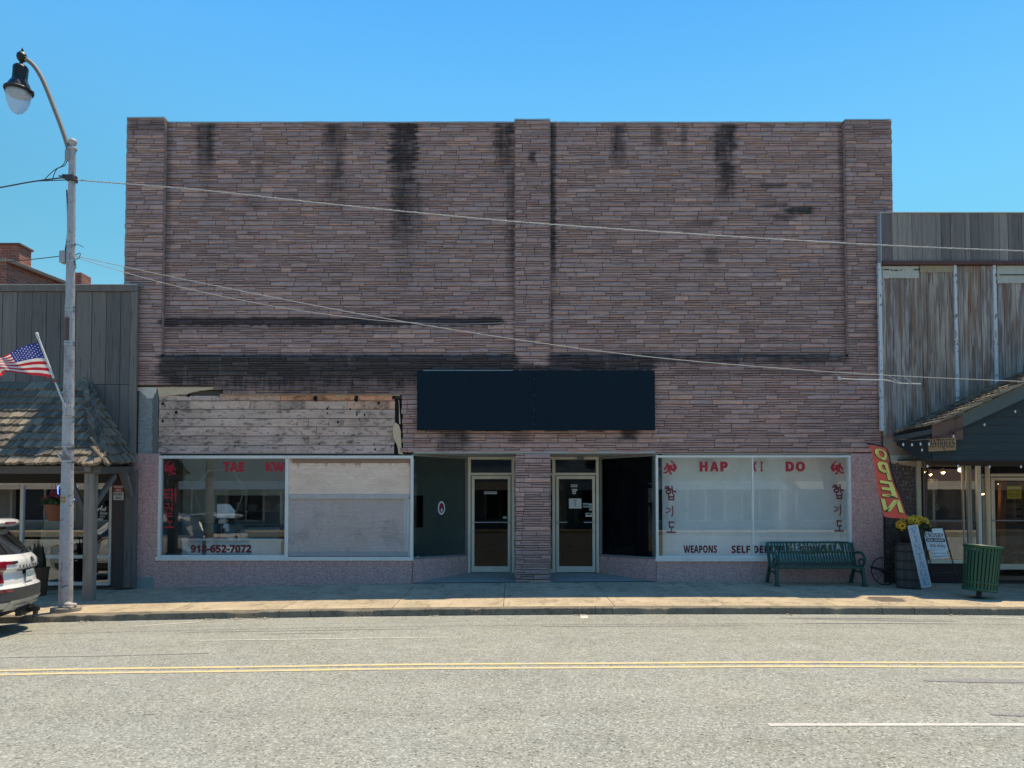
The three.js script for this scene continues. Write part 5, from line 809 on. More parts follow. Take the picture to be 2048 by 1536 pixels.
  const flat = (g) => { const p = g.attributes.position; for (let i = 0; i < p.count; i++) { const w = clamp(-p.getX(i) / .97, -1, 1), y = p.getY(i), d = p.getZ(i), q = Rr(w, y, .006 + d); p.setXYZ(i, q[0], y, -p.getX(i)); } g.computeVertexNormals(); return g; };
  const tl = 'TELLURIDE'; cp(car, 'lettering', [...tl].map((c, i) => flat(fitted(BOLD.generateShapes(c, 1), -.40 + i * .118, -.40 + i * .118 + (c === 'I' ? .022 : .062), 1.012, 1.052, .002, .004))), mat([.03, .03, .03], .4));
  cp(car, 'badge', flat(new THREE.TorusGeometry(.040, .008, 6, 24).scale(1.25, .85, .4).translate(.10, 1.118, .006)), mat([.10, .10, .11], .3, { metalness: .6 })); cp(car, 'badge', flat(new THREE.CircleGeometry(.036, 18).scale(1.2, .8, 1).translate(.10, 1.118, .003)), mat([.06, .06, .065], .4));
  const pt = canvas(192, 128, (c) => { c.fillStyle = '#dfe3e2'; c.fillRect(0, 0, 192, 128); const q = rng(3); c.fillStyle = '#8fa6b0'; c.fillRect(6, 6, 180, 74); for (let i = 0; i < 60; i++) { c.fillStyle = ['#5b6f78', '#c3d0d2', '#39484f', '#a9bcc2'][Math.floor(q() * 4)]; c.fillRect(8 + q() * 165, 8 + q() * 62, 4 + q() * 14, 3 + q() * 9); } c.fillStyle = '#f4f5f2'; c.fillRect(18, 84, 156, 36); });
  cp(car, 'number_plate', grid(1, 1, (u, v) => [Rr(0, .88)[0] + .03 + .004 * v, lerp(.80, .962, v), lerp(.155, -.155, u)]), mat(0xffffff, .5, { map: pt })); cp(car, 'plate_frame', [rbox(-.052, -.04, .79, .972, -.165, .165, .004)], black); cp(car, 'handle', rp(.42, -.42, .968, .984, .02, 12, 1), black, 'dark grip strip over the number plate');
}

// ---------------------------------------------------------------- right neighbour: weathered antiques shop with a gabled canopy
{
  const t = thing('antiques_shop', 'weathered timber-clad antiques shop with a dark green gabled canopy', 'building', [10.5, 0, 0]), zf = .12, q = rng(818);
  const X = (px, py = 640) => PX(px, py, zf), Y = (py) => PY(py, zf);
  const ub = [1762, 1784, 1795, 1814, 1824, 1844, 1872, 1882, 1901, 1930, 1940, 1958, 1987, 1998, 2016, 2025, 2044, 2062, 2085, 2100, 2130, 2150, 2180, 2205, 2240];
  const upM = [[.33, .285, .255], [.26, .225, .205], [.40, .345, .30], [.215, .185, .175]].map((c) => wood(c, .93));
  for (let i = 0; i < ub.length - 1; i++) { const g = rbox(X(ub[i], 475) + .003, X(ub[i + 1], 475) - .003, Y(525), Y(427 + (q() - .5) * 1.4), .06, zf + q() * .016, .003), uv = g.attributes.uv, ox = q() * 5, oy = q() * 5; for (let k = 0; k < uv.count; k++) uv.setXY(k, uv.getX(k) + ox, uv.getY(k) + oy); part(t, 'board', g, upM[Math.floor(q() * 4)]); }
  part(t, 'cap_flashing', [rbox(X(1760), X(2260), Y(427), Y(425), -.08, zf + .03, .004), rbox(X(1775), X(1803), Y(425), Y(423.5), -.05, .1, .004)], plain([.52, .50, .46], .6));
  part(t, 'edge_trim', mbox(X(1760, 475), X(1762, 475), Y(525), Y(427), .0, zf + .02), plain([.42, .46, .50], .6)); part(t, 'brown_band', rbox(X(1763, 526), X(2260, 526), Y(530.5), Y(523), .05, zf + .06, .006), plain([.12, .055, .045], .7, .8));
  const peel = tex(1024, 1024, (u, v) => {                // flaking pale paint over brown boards, runs of rust
    const a = fbm(u * 64, v * 5, 4, 64, 5), b = fbm(u * 14 + 5, v * 6, 4, 14, 6), n = fbm(u * 180, v * 20, 3, 180, 20), p = sst(.36, .62, a * .5 + b * .5 + .25 * (fbm(u * 150, v * 14, 3, 150, 14) - .5)), ru = sst(.55, .70, fbm(u * 10 + 31, v * 2.5, 4, 10, 2)), gry = .8 + .4 * n, dk = sst(.66, .74, fbm(u * 80 + 8, v * 6, 3, 80, 6));
    const br = [lerp(.25, .27, ru), lerp(.20, .15, ru), lerp(.17, .095, ru)], pa = [.47, .405, .35];
    return [0, 1, 2].map((i) => lerp(br[i], pa[i], p * (1 - .55 * ru)) * gry * (1 - .6 * dk));
  });
  const peelM = [[1, 1, 1], [.9, .86, .82], [1.05, 1.08, 1.1], [.85, .85, .9]].map((c) => mat(c, .9, { map: rep(peel, 1.9, 3.6), bumpMap: rep(grainB, .8, 2.4), bumpScale: .004 }));
  const lb = [1765, 1775, 1784, 1794, 1804, 1812, 1824, 1838, 1846, 1857, 1870, 1882, 1894, 1903, 1912, 1921, 1931, 1941, 1953, 1966, 1978, 1990, 2000, 2012, 2024, 2036, 2048, 2066, 2090, 2120, 2160, 2200, 2240];
  for (let i = 0; i < lb.length - 1; i++) { const g = rbox(X(lb[i], 700) + .002, X(lb[i + 1], 700) - .0025, Y(872), Y(531), .04, .085 + q() * .014, .003), uv = g.attributes.uv, ox = q() * .5, oy = q() * 5; for (let k = 0; k < uv.count; k++) uv.setXY(k, uv.getX(k) + ox, uv.getY(k) + oy); part(t, 'board', g, peelM[(lb[i] > 1838 && lb[i] < 1906 && q() < .8) ? 1 : Math.floor(q() * 4)]); }
  const trimT = tex(64, 1024, (u, v) => { const d = sst(.66, .72, fbm(u * 6, v * 60, 3, 6, 60)); return [lerp(.62, .2, d), lerp(.65, .18, d), lerp(.68, .17, d)]; }), trimM = mat(0xffffff, .7, { map: rep(trimT, .2, 4) });
  for (const [a, b, y] of [[1758.5, 1765, 862], [1910.5, 1916, 850], [1989, 1995, 820]]) part(t, 'white_batten', rbox(X(a, 690), X(b, 690), Y(y), Y(526), .06, zf + .012, .003), trimM);
  const metal = plain([.56, .54, .46], .6, .6), ribbed = (a, b, c, d, m, lab) => { const g = grid(Math.round((b - a) * 1.2), 6, (u, v) => { const px = lerp(a, b, u), py = lerp(d, c, v); const rg = .012 * Math.pow(Math.max(0, Math.cos(px * .42)), 6); return [X(px, 545), Y(py + (v < .01 ? 2.2 * (fbm(px * .25, 4, 2) - .5) : 0)), zf - .012 + rg]; }); part(t, 'metal_strip', metric(g), m, lab); };
  ribbed(1765, 1838, 532, 556, metal, 'pale ribbed metal remnant at the top left of the peeling boards'); ribbed(1840, 1911, 531, 544, plain([.42, .34, .22], .6, .4), 'tan ribbed metal remnant'); ribbed(1995, 2070, 531, 566, metal, 'pale ribbed metal remnant at the right');
  part(t, 'tear', [[1767, 539, 1779], [1782, 540, 1786], [1788, 540.5, 1797], [1801, 540, 1804], [1828, 539, 1839], [1999, 549.5, 2060]].map(([a, y, b]) => pbox(a, y - .8, b, y + .9, zf + .004, zf)), mat([.01, .01, .012], .9));
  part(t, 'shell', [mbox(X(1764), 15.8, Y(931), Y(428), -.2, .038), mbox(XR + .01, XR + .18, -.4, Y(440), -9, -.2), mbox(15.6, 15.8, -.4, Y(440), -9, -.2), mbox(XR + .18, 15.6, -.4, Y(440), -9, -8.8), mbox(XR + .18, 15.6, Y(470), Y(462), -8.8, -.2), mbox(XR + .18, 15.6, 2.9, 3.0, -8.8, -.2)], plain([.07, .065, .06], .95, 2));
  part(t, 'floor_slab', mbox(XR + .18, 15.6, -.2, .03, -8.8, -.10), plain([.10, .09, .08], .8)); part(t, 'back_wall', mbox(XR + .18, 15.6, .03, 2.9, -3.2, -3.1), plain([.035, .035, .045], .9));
  // wall end with plaster and rough dark brick
  part(t, 'plaster_wall', slab([P(1767, 860, .05), P(1850, 860, .05), P(1850, 935, .05), P(1767, 925, .05)], -.05, .05), plain([.47, .345, .27], .95, .8, { bumpScale: .006 }), 'pinkish plaster patch left of the green canopy');
  part(t, 'plaster_wall', slab([P(1774, 911, .06), P(1840, 909, .06), P(1838, 918, .06), P(1828, 921, .06), P(1818, 922, .06), P(1808, 926, .06), P(1796, 925, .06), P(1776, 923, .06)], .03, .062), plain([.60, .58, .50], .95, .6, { bumpScale: .006 }), 'ragged white plaster strip under the pink plaster');
  const rough = tex(512, 1024, (u, v) => { const n = fbm(u * 26, v * 52, 5, 26, 52), f = sst(.70, .76, fbm(u * 60 + 9, v * 110, 3, 60, 110)) * sst(.45, .9, v + .3 * (n - .5)), ro = Math.abs((v * 30) % 1 - .5) > .42 ? .6 : 1; return [lerp(.05 + .08 * n, .50, f) * ro, lerp(.036 + .055 * n, .46, f) * ro, lerp(.034 + .055 * n, .45, f) * ro]; }), roughB = tex(512, 1024, (u, v) => fbm(u * 40, v * 80, 4, 40, 80), false);
  const rg = grid(24, 90, (u, v) => { const [x, y] = P(lerp(1771, 1838, u), lerp(1168, 917, v), .05); return [x, y, .03 + .035 * fbm(u * 9, v * 34, 4)]; }); part(t, 'rough_brickwork', rg, mat(0xffffff, .75, { map: rough, bumpMap: roughB, bumpScale: .02 }), 'rough dark brickwork left of the antiques window'); part(t, 'rough_backing', pbox(1768, 915, 1840, 1172, .03, -.2), mat([.03, .025, .025], .95));
  part(t, 'corner_post', [pbox(1835, 916, 1844, 1168, .09, -.1, (...k) => rbox(...k, .008))], plain([.48, .43, .34], .8, .5)); part(t, 'conduit', [rod([PX(1849, 1040, .06), 0, .06], [PX(1849, 1040, .06), PY(918, .06), .06], .018), rod([PX(1853, 1040, .05), 0, .05], [PX(1853, 1040, .05), PY(918, .05), .05], .012)], plain([.16, .13, .14], .6, .4));
  // shop window, return pane and recessed door
  const zw = -.02, zd = -.9, W = (a, b, c, d, z = zw, zb = zw - .07) => pbox(a, b, c, d, z, zb, (...k) => rbox(...k, .004)), pn = (a, b, c, d, z) => pbox(a, b, c, d, z, z, (x0, x1, y0, y1) => grid(1, 1, (u, v) => [lerp(x0, x1, u), lerp(y0, y1, v), z]));
  const gm = plain([.40, .38, .33], .6, 1), win = sub(t, 'window');
  part(win, 'frame', [W(1856, 916, 1944, 920), W(1926, 920, 1929.5, 1120, zw - .02), W(1936, 920, 1940, 1120), W(1940.5, 920, 1944.5, 1120, zw - .015)], gm); part(win, 'sill', W(1856, 1120, 1962, 1127, zw + .03, zw - .1), cream); part(win, 'frame', W(1957, 916, 1963.5, 1121, zw + .02), plain([.72, .73, .72], .6, 1)); part(win, 'pane', pn(1856, 920, 1936, 1120, zw - .03), mirrorGlass); part(win, 'pane', pn(1944.5, 918, 1957, 1120, zw - .03), mirrorGlass);
  part(t, 'bulkhead', pbox(1843, 1127, 1963, 1180, zw, -.2), wood([.055, .035, .033], .9)); part(t, 'header', pbox(1843, 895, 2300, 917, .03, -.95), plain([.03, .035, .04], .9));
  const D = (a, b, c, d, z = zd, zb = zd - .06) => pbox(a, b, c, d, z, zb, (...k) => rbox(...k, .004)), door = sub(t, 'door'); door.userData.label = 'glazed shop door with a yellow poster';
  part(t, 'door_frame', [D(1975, 925, 1982, 1140), D(1982, 925, 2120, 930), D(1982, 947.5, 2120, 953)], cream); part(door, 'leaf', [D(1984, 955, 1991, 1138, zd - .01), D(1991, 955, 2120, 961, zd - .01), D(1991, 1128, 2120, 1139, zd - .01)], cream); part(door, 'pane', pn(1991, 961, 2120, 1128, zd - .04), glass); part(t, 'transom_pane', pn(1982, 930, 2120, 947.5, zd - .03), glass); part(door, 'push_bar', rod([...P(1985, 1041, zd + .04), zd + .04], [...P(2110, 1041, zd + .04), zd + .04], .012), steel);
  part(t, 'return_pane', grid(1, 1, (u, v) => [lerp(PX(1963, 1020, zw), PX(1976, 1020, zd), u), lerp(.35, 2.42, v), lerp(zw - .05, zd, u)]), glass); part(t, 'return_wall', metric(grid(1, 1, (u, v) => [lerp(PX(1963, 1020, zw), PX(1976, 1020, zd), u), lerp(-.1, .35, v), lerp(zw - .05, zd, u)])), wood([.055, .035, .033], .9)); part(t, 'entrance_floor', metric(grid(1, 1, (u, v) => [lerp(9.3, 15, u), .035, lerp(zw + .02, zd - .05, v)])), plain([.16, .15, .14], .85, 1));
  const post = canvas(256, 224, (c, w, h) => { c.fillStyle = '#8d8420'; c.fillRect(0, 0, w, h); c.fillStyle = '#b3a526'; c.fillRect(12, 14, w - 24, h - 30); c.save(); c.translate(w, 0); c.scale(-1, 1); c.fillStyle = '#20200c'; c.font = 'bold 62px sans-serif'; c.textAlign = 'center'; c.fillText('PHEBAS', w / 2, 92, w - 40); c.fillStyle = '#8f7d18'; c.fillRect(20, 112, w - 40, 56); c.fillStyle = '#20200c'; c.font = 'italic bold 36px serif'; c.fillText('Treasures', w / 2, 196, w - 60); c.restore(); });
  part(door, 'poster', grid(4, 1, (u, v) => [...P(lerp(2014, 2043, u), lerp(998, 972, v), zd - .06), zd - .06]), mat(0xffffff, .7, { map: post }), 'yellow poster with mirrored lettering');
  // canopy: gable to the street, shakes on its slope
  const zF = 1.5, xe = 7.6, ye = PY(851, zF), sl = .459, th = Math.atan(sl), green = plain([.030, .045, .050], .8, .8), greenL = plain([.10, .125, .125], .75, .8);
  const V = new THREE.Vector3(Math.cos(th), Math.sin(th), 0), U = new THREE.Vector3(0, 0, 1), N = new THREE.Vector3(-Math.sin(th), Math.cos(th), 0), qs = rng(606);
  shingled(t, [xe, ye - .01, .13], U, V, N, 16, () => [0, 1.46], .19, qs, .09, .17);
  const roofY = (x) => ye + sl * (x - xe), deck = (x0, x1, k) => slab([[x0, roofY(x0) - .035], [x1, roofY(x1) - .035], [x1, roofY(x1) - .06], [x0, roofY(x0) - .06]], .1, zF + .02);
  part(t, 'roof_deck', [deck(xe, 13), slab([[10.6, roofY(10.6) + .02], [13, roofY(13) + .02], [13, roofY(13) - .03], [10.6, roofY(10.6) - .03]], .1, zF + .06), slab([[13, roofY(13) + .02], [18, roofY(13) - sl * 5 + .02], [18, roofY(13) - sl * 5 - .06], [13, roofY(13) - .06]], .1, zF + .06)], shakeM[1]);
  const yb = PY(918, zF); let n = 0;
  for (let y = yb; y < roofY(13) - .1; y += .155, n++) { const x0 = Math.max(xe + .02, xe + (y + .155 - ye + .10) / sl), y1 = y + .155; if (x0 > 12.9) break; const xl = Math.max(xe + .02, xe + (y - ye + .06) / sl); part(t, 'siding_board', slab([[xl, y], [13, y], [13, y1 + .01], [x0, y1 + .01]], 0, .014).rotateX(-.09).translate(0, -y * (Math.cos(.09) - 1), y * Math.sin(.09)).translate(0, 0, zF - .05), green); }
  part(t, 'gable_wall', slab([[xe + .05, yb + .01], [13, yb + .01], [13, roofY(13) - .1], [xe + .05, ye - .1]], zF - .12, zF - .055), green); part(t, 'lower_trim', rbox(xe + .02, 13, yb - .03, yb + .07, zF - .06, zF - .02, .004), green);
  const rake = (x0, x1, d0, d1, z0, z1) => slab([[x0, roofY(x0) - d0], [x1, roofY(x1) - d0], [x1, roofY(x1) - d1], [x0, roofY(x0) - d1]], z0, z1); part(t, 'rake_board', rake(PX(1924, 845, zF), 13, .06, .29, zF - .03, zF + .012), greenL);
  part(t, 'eave_fascia', slab([[.10, ye - .17], [zF, ye - .15], [zF, ye - .03], [.10, ye - .03]], 0, .02).rotateY(-Math.PI / 2).translate(xe + .02, 0, 0), greenL); part(t, 'side_panel', slab([[.12, ye - .17], [zF - .04, ye - .15], [zF - .04, yb], [1.04, yb], [.12, ye - .24]], 0, .03).rotateY(-Math.PI / 2).translate(xe + .08, 0, 0), green);
  part(t, 'soffit', slab([[xe + .09, -1.04], [13, -1.04], [13, -(zF - .13)], [xe + .09, -(zF - .13)]], 0, .02).rotateX(-Math.PI / 2).translate(0, yb + .02, 0), green); part(t, 'soffit', slab([[xe + .09, -.05], [13, -.05], [13, -1.03], [xe + .09, -1.03]], 0, .02).rotateX(-Math.PI / 2).translate(0, yb + .05, 0), green);
  part(t, 'brown_panel', [slab([P(1865, 848, 1.53), P(1911, 838, 1.53), P(1911, 878, 1.53), P(1865, 878, 1.53)], 1.505, 1.525), slab([P(1911.6, 838, 1.53), P(1926, 829, 1.53), P(1926, 879, 1.53), P(1911.6, 879, 1.53)], 1.505, 1.525)], plain([.15, .085, .065], .75, .8), 'plain red-brown board above the antiques sign'); part(t, 'post', rbox(12.85, 13.0, -.1, yb, 1.3, 1.45, .01), greenL);
  const s = thing('antiques_sign', 'tan hand-painted antiques sign hanging under the red-brown board', 'sign', [PX(1884, 889, 1.55), PY(902, 1.55), 1.55]);
  const tanM = wood([.42, .27, .14], .85); tanM.map.rotation = Math.PI / 2; const pl = slab([P(1856.5, 877, 1.55), P(1912, 875.5, 1.55), P(1912, 900, 1.55), P(1858, 903, 1.55)], 1.53, 1.55); part(s, 'board', pl, tanM); part(s, 'lettering', words('ANTIQUES', 1859, 877.5, 1909, 900.5, 1.5505, SERIF).rotateZ(0), mat([.02, .014, .012], .8)); part(s, 'scroll', tube([P(1898, 872, 1.56), P(1902, 862, 1.56), P(1912, 857, 1.56), P(1924, 856, 1.56)].map((p) => [...p, 1.56]), .005, 16), darkMetal);
  // string lights
  const sl2 = thing('string_lights', 'string of small clear bulbs looped along the green canopy', 'string lights', [9, yb, 1.5]), bulbM = new THREE.MeshPhysicalMaterial({ color: C([.92, .93, .92]), roughness: .12, transmission: .35, thickness: 0, side: THREE.DoubleSide });
  const cable = (l, z) => part(sl2, 'cable', tube(l.map(([a, b]) => [...P(a, b, z), z]), .006, 50), black2); const black2 = mat([.012, .012, .014], .6);
  cable([[1800, 880], [1806, 879], [1824, 881], [1841, 880], [1858, 878], [1885, 872], [1907, 864], [1938, 852], [1969, 841], [2000, 828], [2030, 815], [2070, 800]], 1.57); cable([[1843, 892], [1846, 908], [1854, 922], [1885, 916], [1916, 923], [1948, 918], [1978, 923], [2010, 919], [2042, 924], [2080, 920]], 1.52);
  for (const [x, y, z] of [[1806.5, 889, 1.57], [1824, 889.5, 1.57], [1841, 888, 1.57], [1858, 888, 1.57], [1907, 872.5, 1.57], [1969, 849.5, 1.57], [2030.5, 823, 1.57], [1844, 900, 1.52], [1855, 932.5, 1.52], [1916.5, 932.5, 1.52], [1979, 933.5, 1.52], [2042, 933.5, 1.52]]) { const p = P(x, y, z); part(sl2, 'bulb', lathe([[0, -.026], [.010, -.023], [.016, -.010], [.016, .004], [.011, .018], [.010, .03]], ...p, z, 12), bulbM); part(sl2, 'socket', lathe([[.012, .024], [.014, .03], [.014, .065], [0, .075]], ...p, z, 10), black2); }
  // lit lamps and goods inside, and one glow added for a reflected bulb
  const lampGlow = mat([.9, .8, .6], .5, { emissive: C([1, .78, .45]), emissiveIntensity: 5 });
  const lamp = (px, py, z, r, lab, kind) => { const p = P(px, py, z), o = thing(kind, lab, 'lamp', [p[0], p[1], z]); part(o, 'lamp_bulb', new THREE.SphereGeometry(r, 14, 10).translate(...p, z), lampGlow); part(o, 'lamp_shade', lathe([[r * .5, r * 2.2], [r * .7, r * 2], [r * 1.8, r * .3], [r * 1.9, r * .2]], ...p, z, 20), plain([.10, .08, .06], .6)); part(o, 'cord', rod([p[0], p[1] + r * 2, z], [p[0], 2.9, z], .006), darkMetal); const l = new THREE.PointLight(0xffc880, .35); l.position.set(p[0], p[1], z + r + .01); l.castShadow = true; scene.add(l); };
  lamp(1861, 949, -.45, .028, 'small lit hanging lamp nearest the left edge of the antiques window', 'pendant_lamp_or_glint'); lamp(1886, 945, -.5, .036, 'lit round hanging lamp in the middle of the antiques window', 'pendant_lamp_or_glint'); lamp(1850.5, 944, -.8, .02, 'dim lit lamp partly hidden by the corner of the antiques window', 'pendant_lamp_or_glint'); lamp(1965, 988, -1.6, .026, 'small glowing ball added in place of a bulb reflection in the narrow side pane', 'pendant_lamp_or_glint'); lamp(1998, 968, -1.8, .02, 'tiny bright lamp behind the antiques shop door', 'pendant_lamp_or_glint');  // narrow side pane: a glowing ball and light added in place of a reflection
  { const p = P(1920, 940, -.35), o = thing('spotlight', 'lit adjustable spotlight at the top right of the antiques window', 'lamp', [p[0], p[1], -.35]); part(o, 'lamp_lens', new THREE.CircleGeometry(.05, 20).rotateY(-.5).rotateX(.5).translate(p[0], p[1], -.33), lampGlow); part(o, 'can', lathe([[.055, 0], [.055, .10], [.03, .14], [0, .14]], 0, 0, 0, 18).rotateX(-Math.PI / 2 + .5).rotateY(-.5).translate(p[0], p[1], -.335), plain([.35, .34, .32], .5)); part(o, 'arm', tube([[p[0] + .02, p[1] + .04, -.42], [p[0] + .12, p[1] + .14, -.4], [p[0] + .14, 2.5, -.4]], .01, 12), steel); }
  const dr = thing('draped_lace', 'pale drapery on a stand at the left side of the antiques window', 'drapery', [PX(1862, 1100, -.5), .03, -.5]); part(dr, 'cloth', metric(grid(20, 30, (u, v) => { const a = lerp(-2, 2, u), w = .16 + .05 * Math.sin(a * 9) * (1 - v) + .1 * (1 - v); const [x, y] = P(1862 - 4 * Math.sin(v * 4), lerp(1100, 958, v), -.5); return [x + Math.sin(a) * w * .6, y, -.5 + Math.cos(a) * w * .5]; })), plain([.12, .14, .14], .95)); part(dr, 'stand', rod([PX(1862, 1100, -.5), .03, -.5], [PX(1862, 1100, -.5), 2, -.5], .02), darkWood);
  const cl = thing('dress_form', 'black clothed dress form with a pale flower pin in the antiques window', 'mannequin', [PX(1880, 1060, -.6), .03, -.6]); part(cl, 'torso', lathe([[0, .75], [.16, .76], [.15, .95], [.12, 1.15], [.17, 1.38], [.15, 1.48], [.05, 1.54], [.05, 1.62], [0, 1.63]], PX(1880, 1060, -.6), .03, -.6, 24), mat([.014, .014, .018], .9)); part(cl, 'stand', rod([PX(1880, 1060, -.6), .03, -.6], [PX(1880, 1060, -.6), .8, -.6], .025), darkWood); part(cl, 'flower_pin', strokes([[[0, .5], [1, .5]], [[.5, 0], [.5, 1]], [[.15, .15], [.85, .85]], [[.15, .85], [.85, .15]]], .22).map((k) => new THREE.ExtrudeGeometry(k, { depth: .01, bevelEnabled: false }).scale(.11, .11, 1).translate(PX(1868, 1015, -.42), PY(1020, -.42), -.43)), plain([.42, .42, .38], .9));
  const cb = thing('cabinet', 'tall brown cabinet door at the back of the antiques window', 'cabinet', [PX(1905, 1060, -1.2), .03, -1.2]); part(cb, 'case', pbox(1885, 972, 1926, 1105, -1.2, -1.6), wood([.085, .07, .06])); part(cb, 'door', pbox(1889, 977, 1912, 1060, -1.185, -1.2), wood([.11, .09, .075])); part(cb, 'shelf', pbox(1868, 1034, 1928, 1042, -.75, -1.15), wood([.05, .05, .055]));
  const tk = thing('timber_shelf', 'stacked timber shelving behind the antiques shop door', 'shelf', [PX(2030, 1060, -2), .03, -2]); for (let k = 0; k < 6; k++) part(tk, 'board', pbox(2012, 1006 + k * 14, 2046, 1017 + k * 14, -1.9, -2.1), wood([.06, .055, .05])); part(tk, 'upright', [pbox(2010, 960, 2013, 1095, -1.88, -2.1), pbox(2046, 960, 2049, 1095, -1.88, -2.1)], wood([.05, .04, .035])); const po = thing('column', 'reddish brown wooden column leaning behind the antiques shop door', 'column', [PX(2002, 1040, -1.4), .03, -1.4]); part(po, 'shaft', bar([PX(1998, 1060, -1.4), .03, -1.4], [PX(2006, 955, -1.4), PY(950, -1.4), -1.4], .12, .12, .01), wood([.15, .07, .05]));
  const ac = thing('office_chair', 'black swivel chair behind the antiques shop door', 'chair', [PX(2030, 1110, -1.3), .03, -1.3]), chx = PX(2030, 1110, -1.3); part(ac, 'backrest', new THREE.SphereGeometry(.3, 20, 14).scale(1, 1.05, .35).translate(chx, .85, -1.45), mat([.012, .012, .016], .7)); part(ac, 'seat', rbox(chx - .28, chx + .28, .46, .56, -1.55, -1.05, .04, 3), mat([.012, .012, .016], .7)); part(ac, 'stem', rod([chx, .08, -1.3], [chx, .46, -1.3], .03), darkMetal); for (let k = 0; k < 5; k++) { const a = k * 1.2566 + .3; part(ac, 'leg', bar([chx, .10, -1.3], [chx + Math.cos(a) * .3, .06, -1.3 + Math.sin(a) * .3], .04, .03, .006), darkMetal); }
}

// ---------------------------------------------------------------- bench, flag, planter, signs, wheel, litter bin
const greenPaint = plain([.012, .085, .058], .45, .8), greenBin = plain([.014, .095, .052], .45, .8);
{
  const zb = .13, z1 = .66, x0 = PX(1549, 1110, .4), x1 = PX(1711, 1110, .4), g0 = walkY((x0 + x1) / 2, .5), b = thing('bench', 'dark green slatted metal bench with a town name cut out of its backrest', 'bench', [(x0 + x1) / 2, g0, .4]);
  const Yt = PY(1083, zb), Ys = PY(1131, .5), zB = (y) => lerp(.30, zb, clamp((y - Ys) / (Yt - Ys), -.2, 1.1)), n = 27, pitch = (x1 - x0) / n, pa = PX(1575, 1095, .2), pb = PX(1686, 1095, .2), pTop = Yt - .025, pBot = PY(1104.5, .2);
  const sheet = (pts, w, x) => grid(1, (pts.length - 1) * 2, (u, v) => { const k = v * (pts.length - 1), i = Math.min(pts.length - 2, Math.floor(k)), t = k - i; return [x + (u - .5) * w, lerp(pts[i][0], pts[i + 1][0], t), lerp(pts[i][1], pts[i + 1][1], t)]; });
  for (let i = 0; i < n; i++) {
    const x = x0 + pitch * (i + .5), mid = x > pa && x < pb, lowBack = [[Ys + .05, zB(Ys + .05)], [Ys + .012, zB(Ys) + .05], [Ys + .004, .40], [Ys + .012, .55], [Ys, .625], [Ys - .035, z1 - .01]];
    const top = mid ? [[pBot - .01, zB(pBot)]] : [[Yt - .03, zb - .05], [Yt - .004, zb - .03], [Yt, zb - .005], [Yt - .03, zB(Yt - .03)]];
    const strip = sheet([...top, ...lowBack], pitch * .64, x), s2 = strip.clone().translate(0, -.004, -.006); part(b, 'slat', [strip, s2], greenPaint);
    if (mid) part(b, 'slat_top', sheet([[Yt - .03, zb - .05], [Yt - .004, zb - .03], [Yt, zb - .005], [pTop - .002, zB(pTop)]], pitch * .64, x), greenPaint);
  }
  const sh = BOLD.generateShapes('HENRYETTA', 1), box2 = new THREE.Box2(); sh.forEach((s) => s.getPoints(4).forEach((p) => box2.expandByPoint(p)));
  const fit = (p) => [lerp(PX(1578, 1093, .2), PX(1684, 1093, .2), (p.x - box2.min.x) / (box2.max.x - box2.min.x)), lerp(PY(1101.5, .2), PY(1086.5, .2), (p.y - box2.min.y) / (box2.max.y - box2.min.y))];
  const holes = sh.map((s) => s.getPoints(4).map(fit)), isl = sh.flatMap((s) => s.holes.map((h) => h.getPoints(4).map(fit)));
  const bend = (g) => { const p = g.attributes.position; for (let i = 0; i < p.count; i++) p.setZ(i, p.getZ(i) + zB(p.getY(i)) + .004); return g; };
  part(b, 'name_plate', [bend(slab([[pa - .01, pBot], [pb + .01, pBot], [pb + .01, pTop], [pa - .01, pTop]], -.004, .004, holes)), ...isl.slice(0, 1).map((h) => bend(slab(h, -.004, .004)))], greenPaint, 'back panel with the town name cut through it');
  part(b, 'rail', [bar([x0 - .02, Yt - .03, zb - .045], [x1 + .02, Yt - .03, zb - .045], .02, .03, .004), bar([x0 - .02, Ys + .03, .30], [x1 + .02, Ys + .03, .30], .02, .03, .004), rbox(x0 - .02, x1 + .02, Ys - .055, Ys - .012, z1 - .045, z1 + .005, .008), bar([x0, pBot - .004, zB(pBot) + .006], [x1, pBot - .004, zB(pBot) + .006], .012, .02)], greenPaint);
  for (const [x, s] of [[x0 - .045, -1], [x1 + .045, 1]]) {
    const l = thing.length ? sub(b, 'end_frame') : null;
    part(l, 'leg', [bar([x, g0, z1 + .01], [x - s * .01, Ys - .0, z1 - .06], .055, .075, .012), rbox(x - .045, x + .045, g0, g0 + .025, z1 - .05, z1 + .07, .006)], greenPaint); part(l, 'leg', [bar([x, g0, .06], [x, Ys, .26], .055, .07, .012), bar([x, Ys, .26], [x, Yt - .02, zb - .02], .055, .06, .012), rbox(x - .045, x + .045, g0, g0 + .025, .01, .12, .006)], greenPaint);
    part(l, 'armrest', [tube([[x, Ys + .22, zB(Ys + .22)], [x, Ys + .25, .42], [x, Ys + .23, .60], [x, Ys + .15, z1 + .03], [x, Ys + .05, z1], [x, Ys - .0, z1 - .07]], .024, 28, 8), tube([[x, Ys + .10, z1 - .02], [x, Ys + .13, .50], [x, Ys + .06, .45], [x, Ys, .52]], .016, 16, 6)], greenPaint); part(l, 'brace', [bar([x, Ys - .02, .24], [x, Ys - .02, z1 - .05], .05, .05, .01), tube([[x, g0 + .18, z1 - .02], [x, g0 + .26, .45], [x, g0 + .22, .20], [x, g0 + .12, .10]], .018, 16, 6)], greenPaint);
  }
}
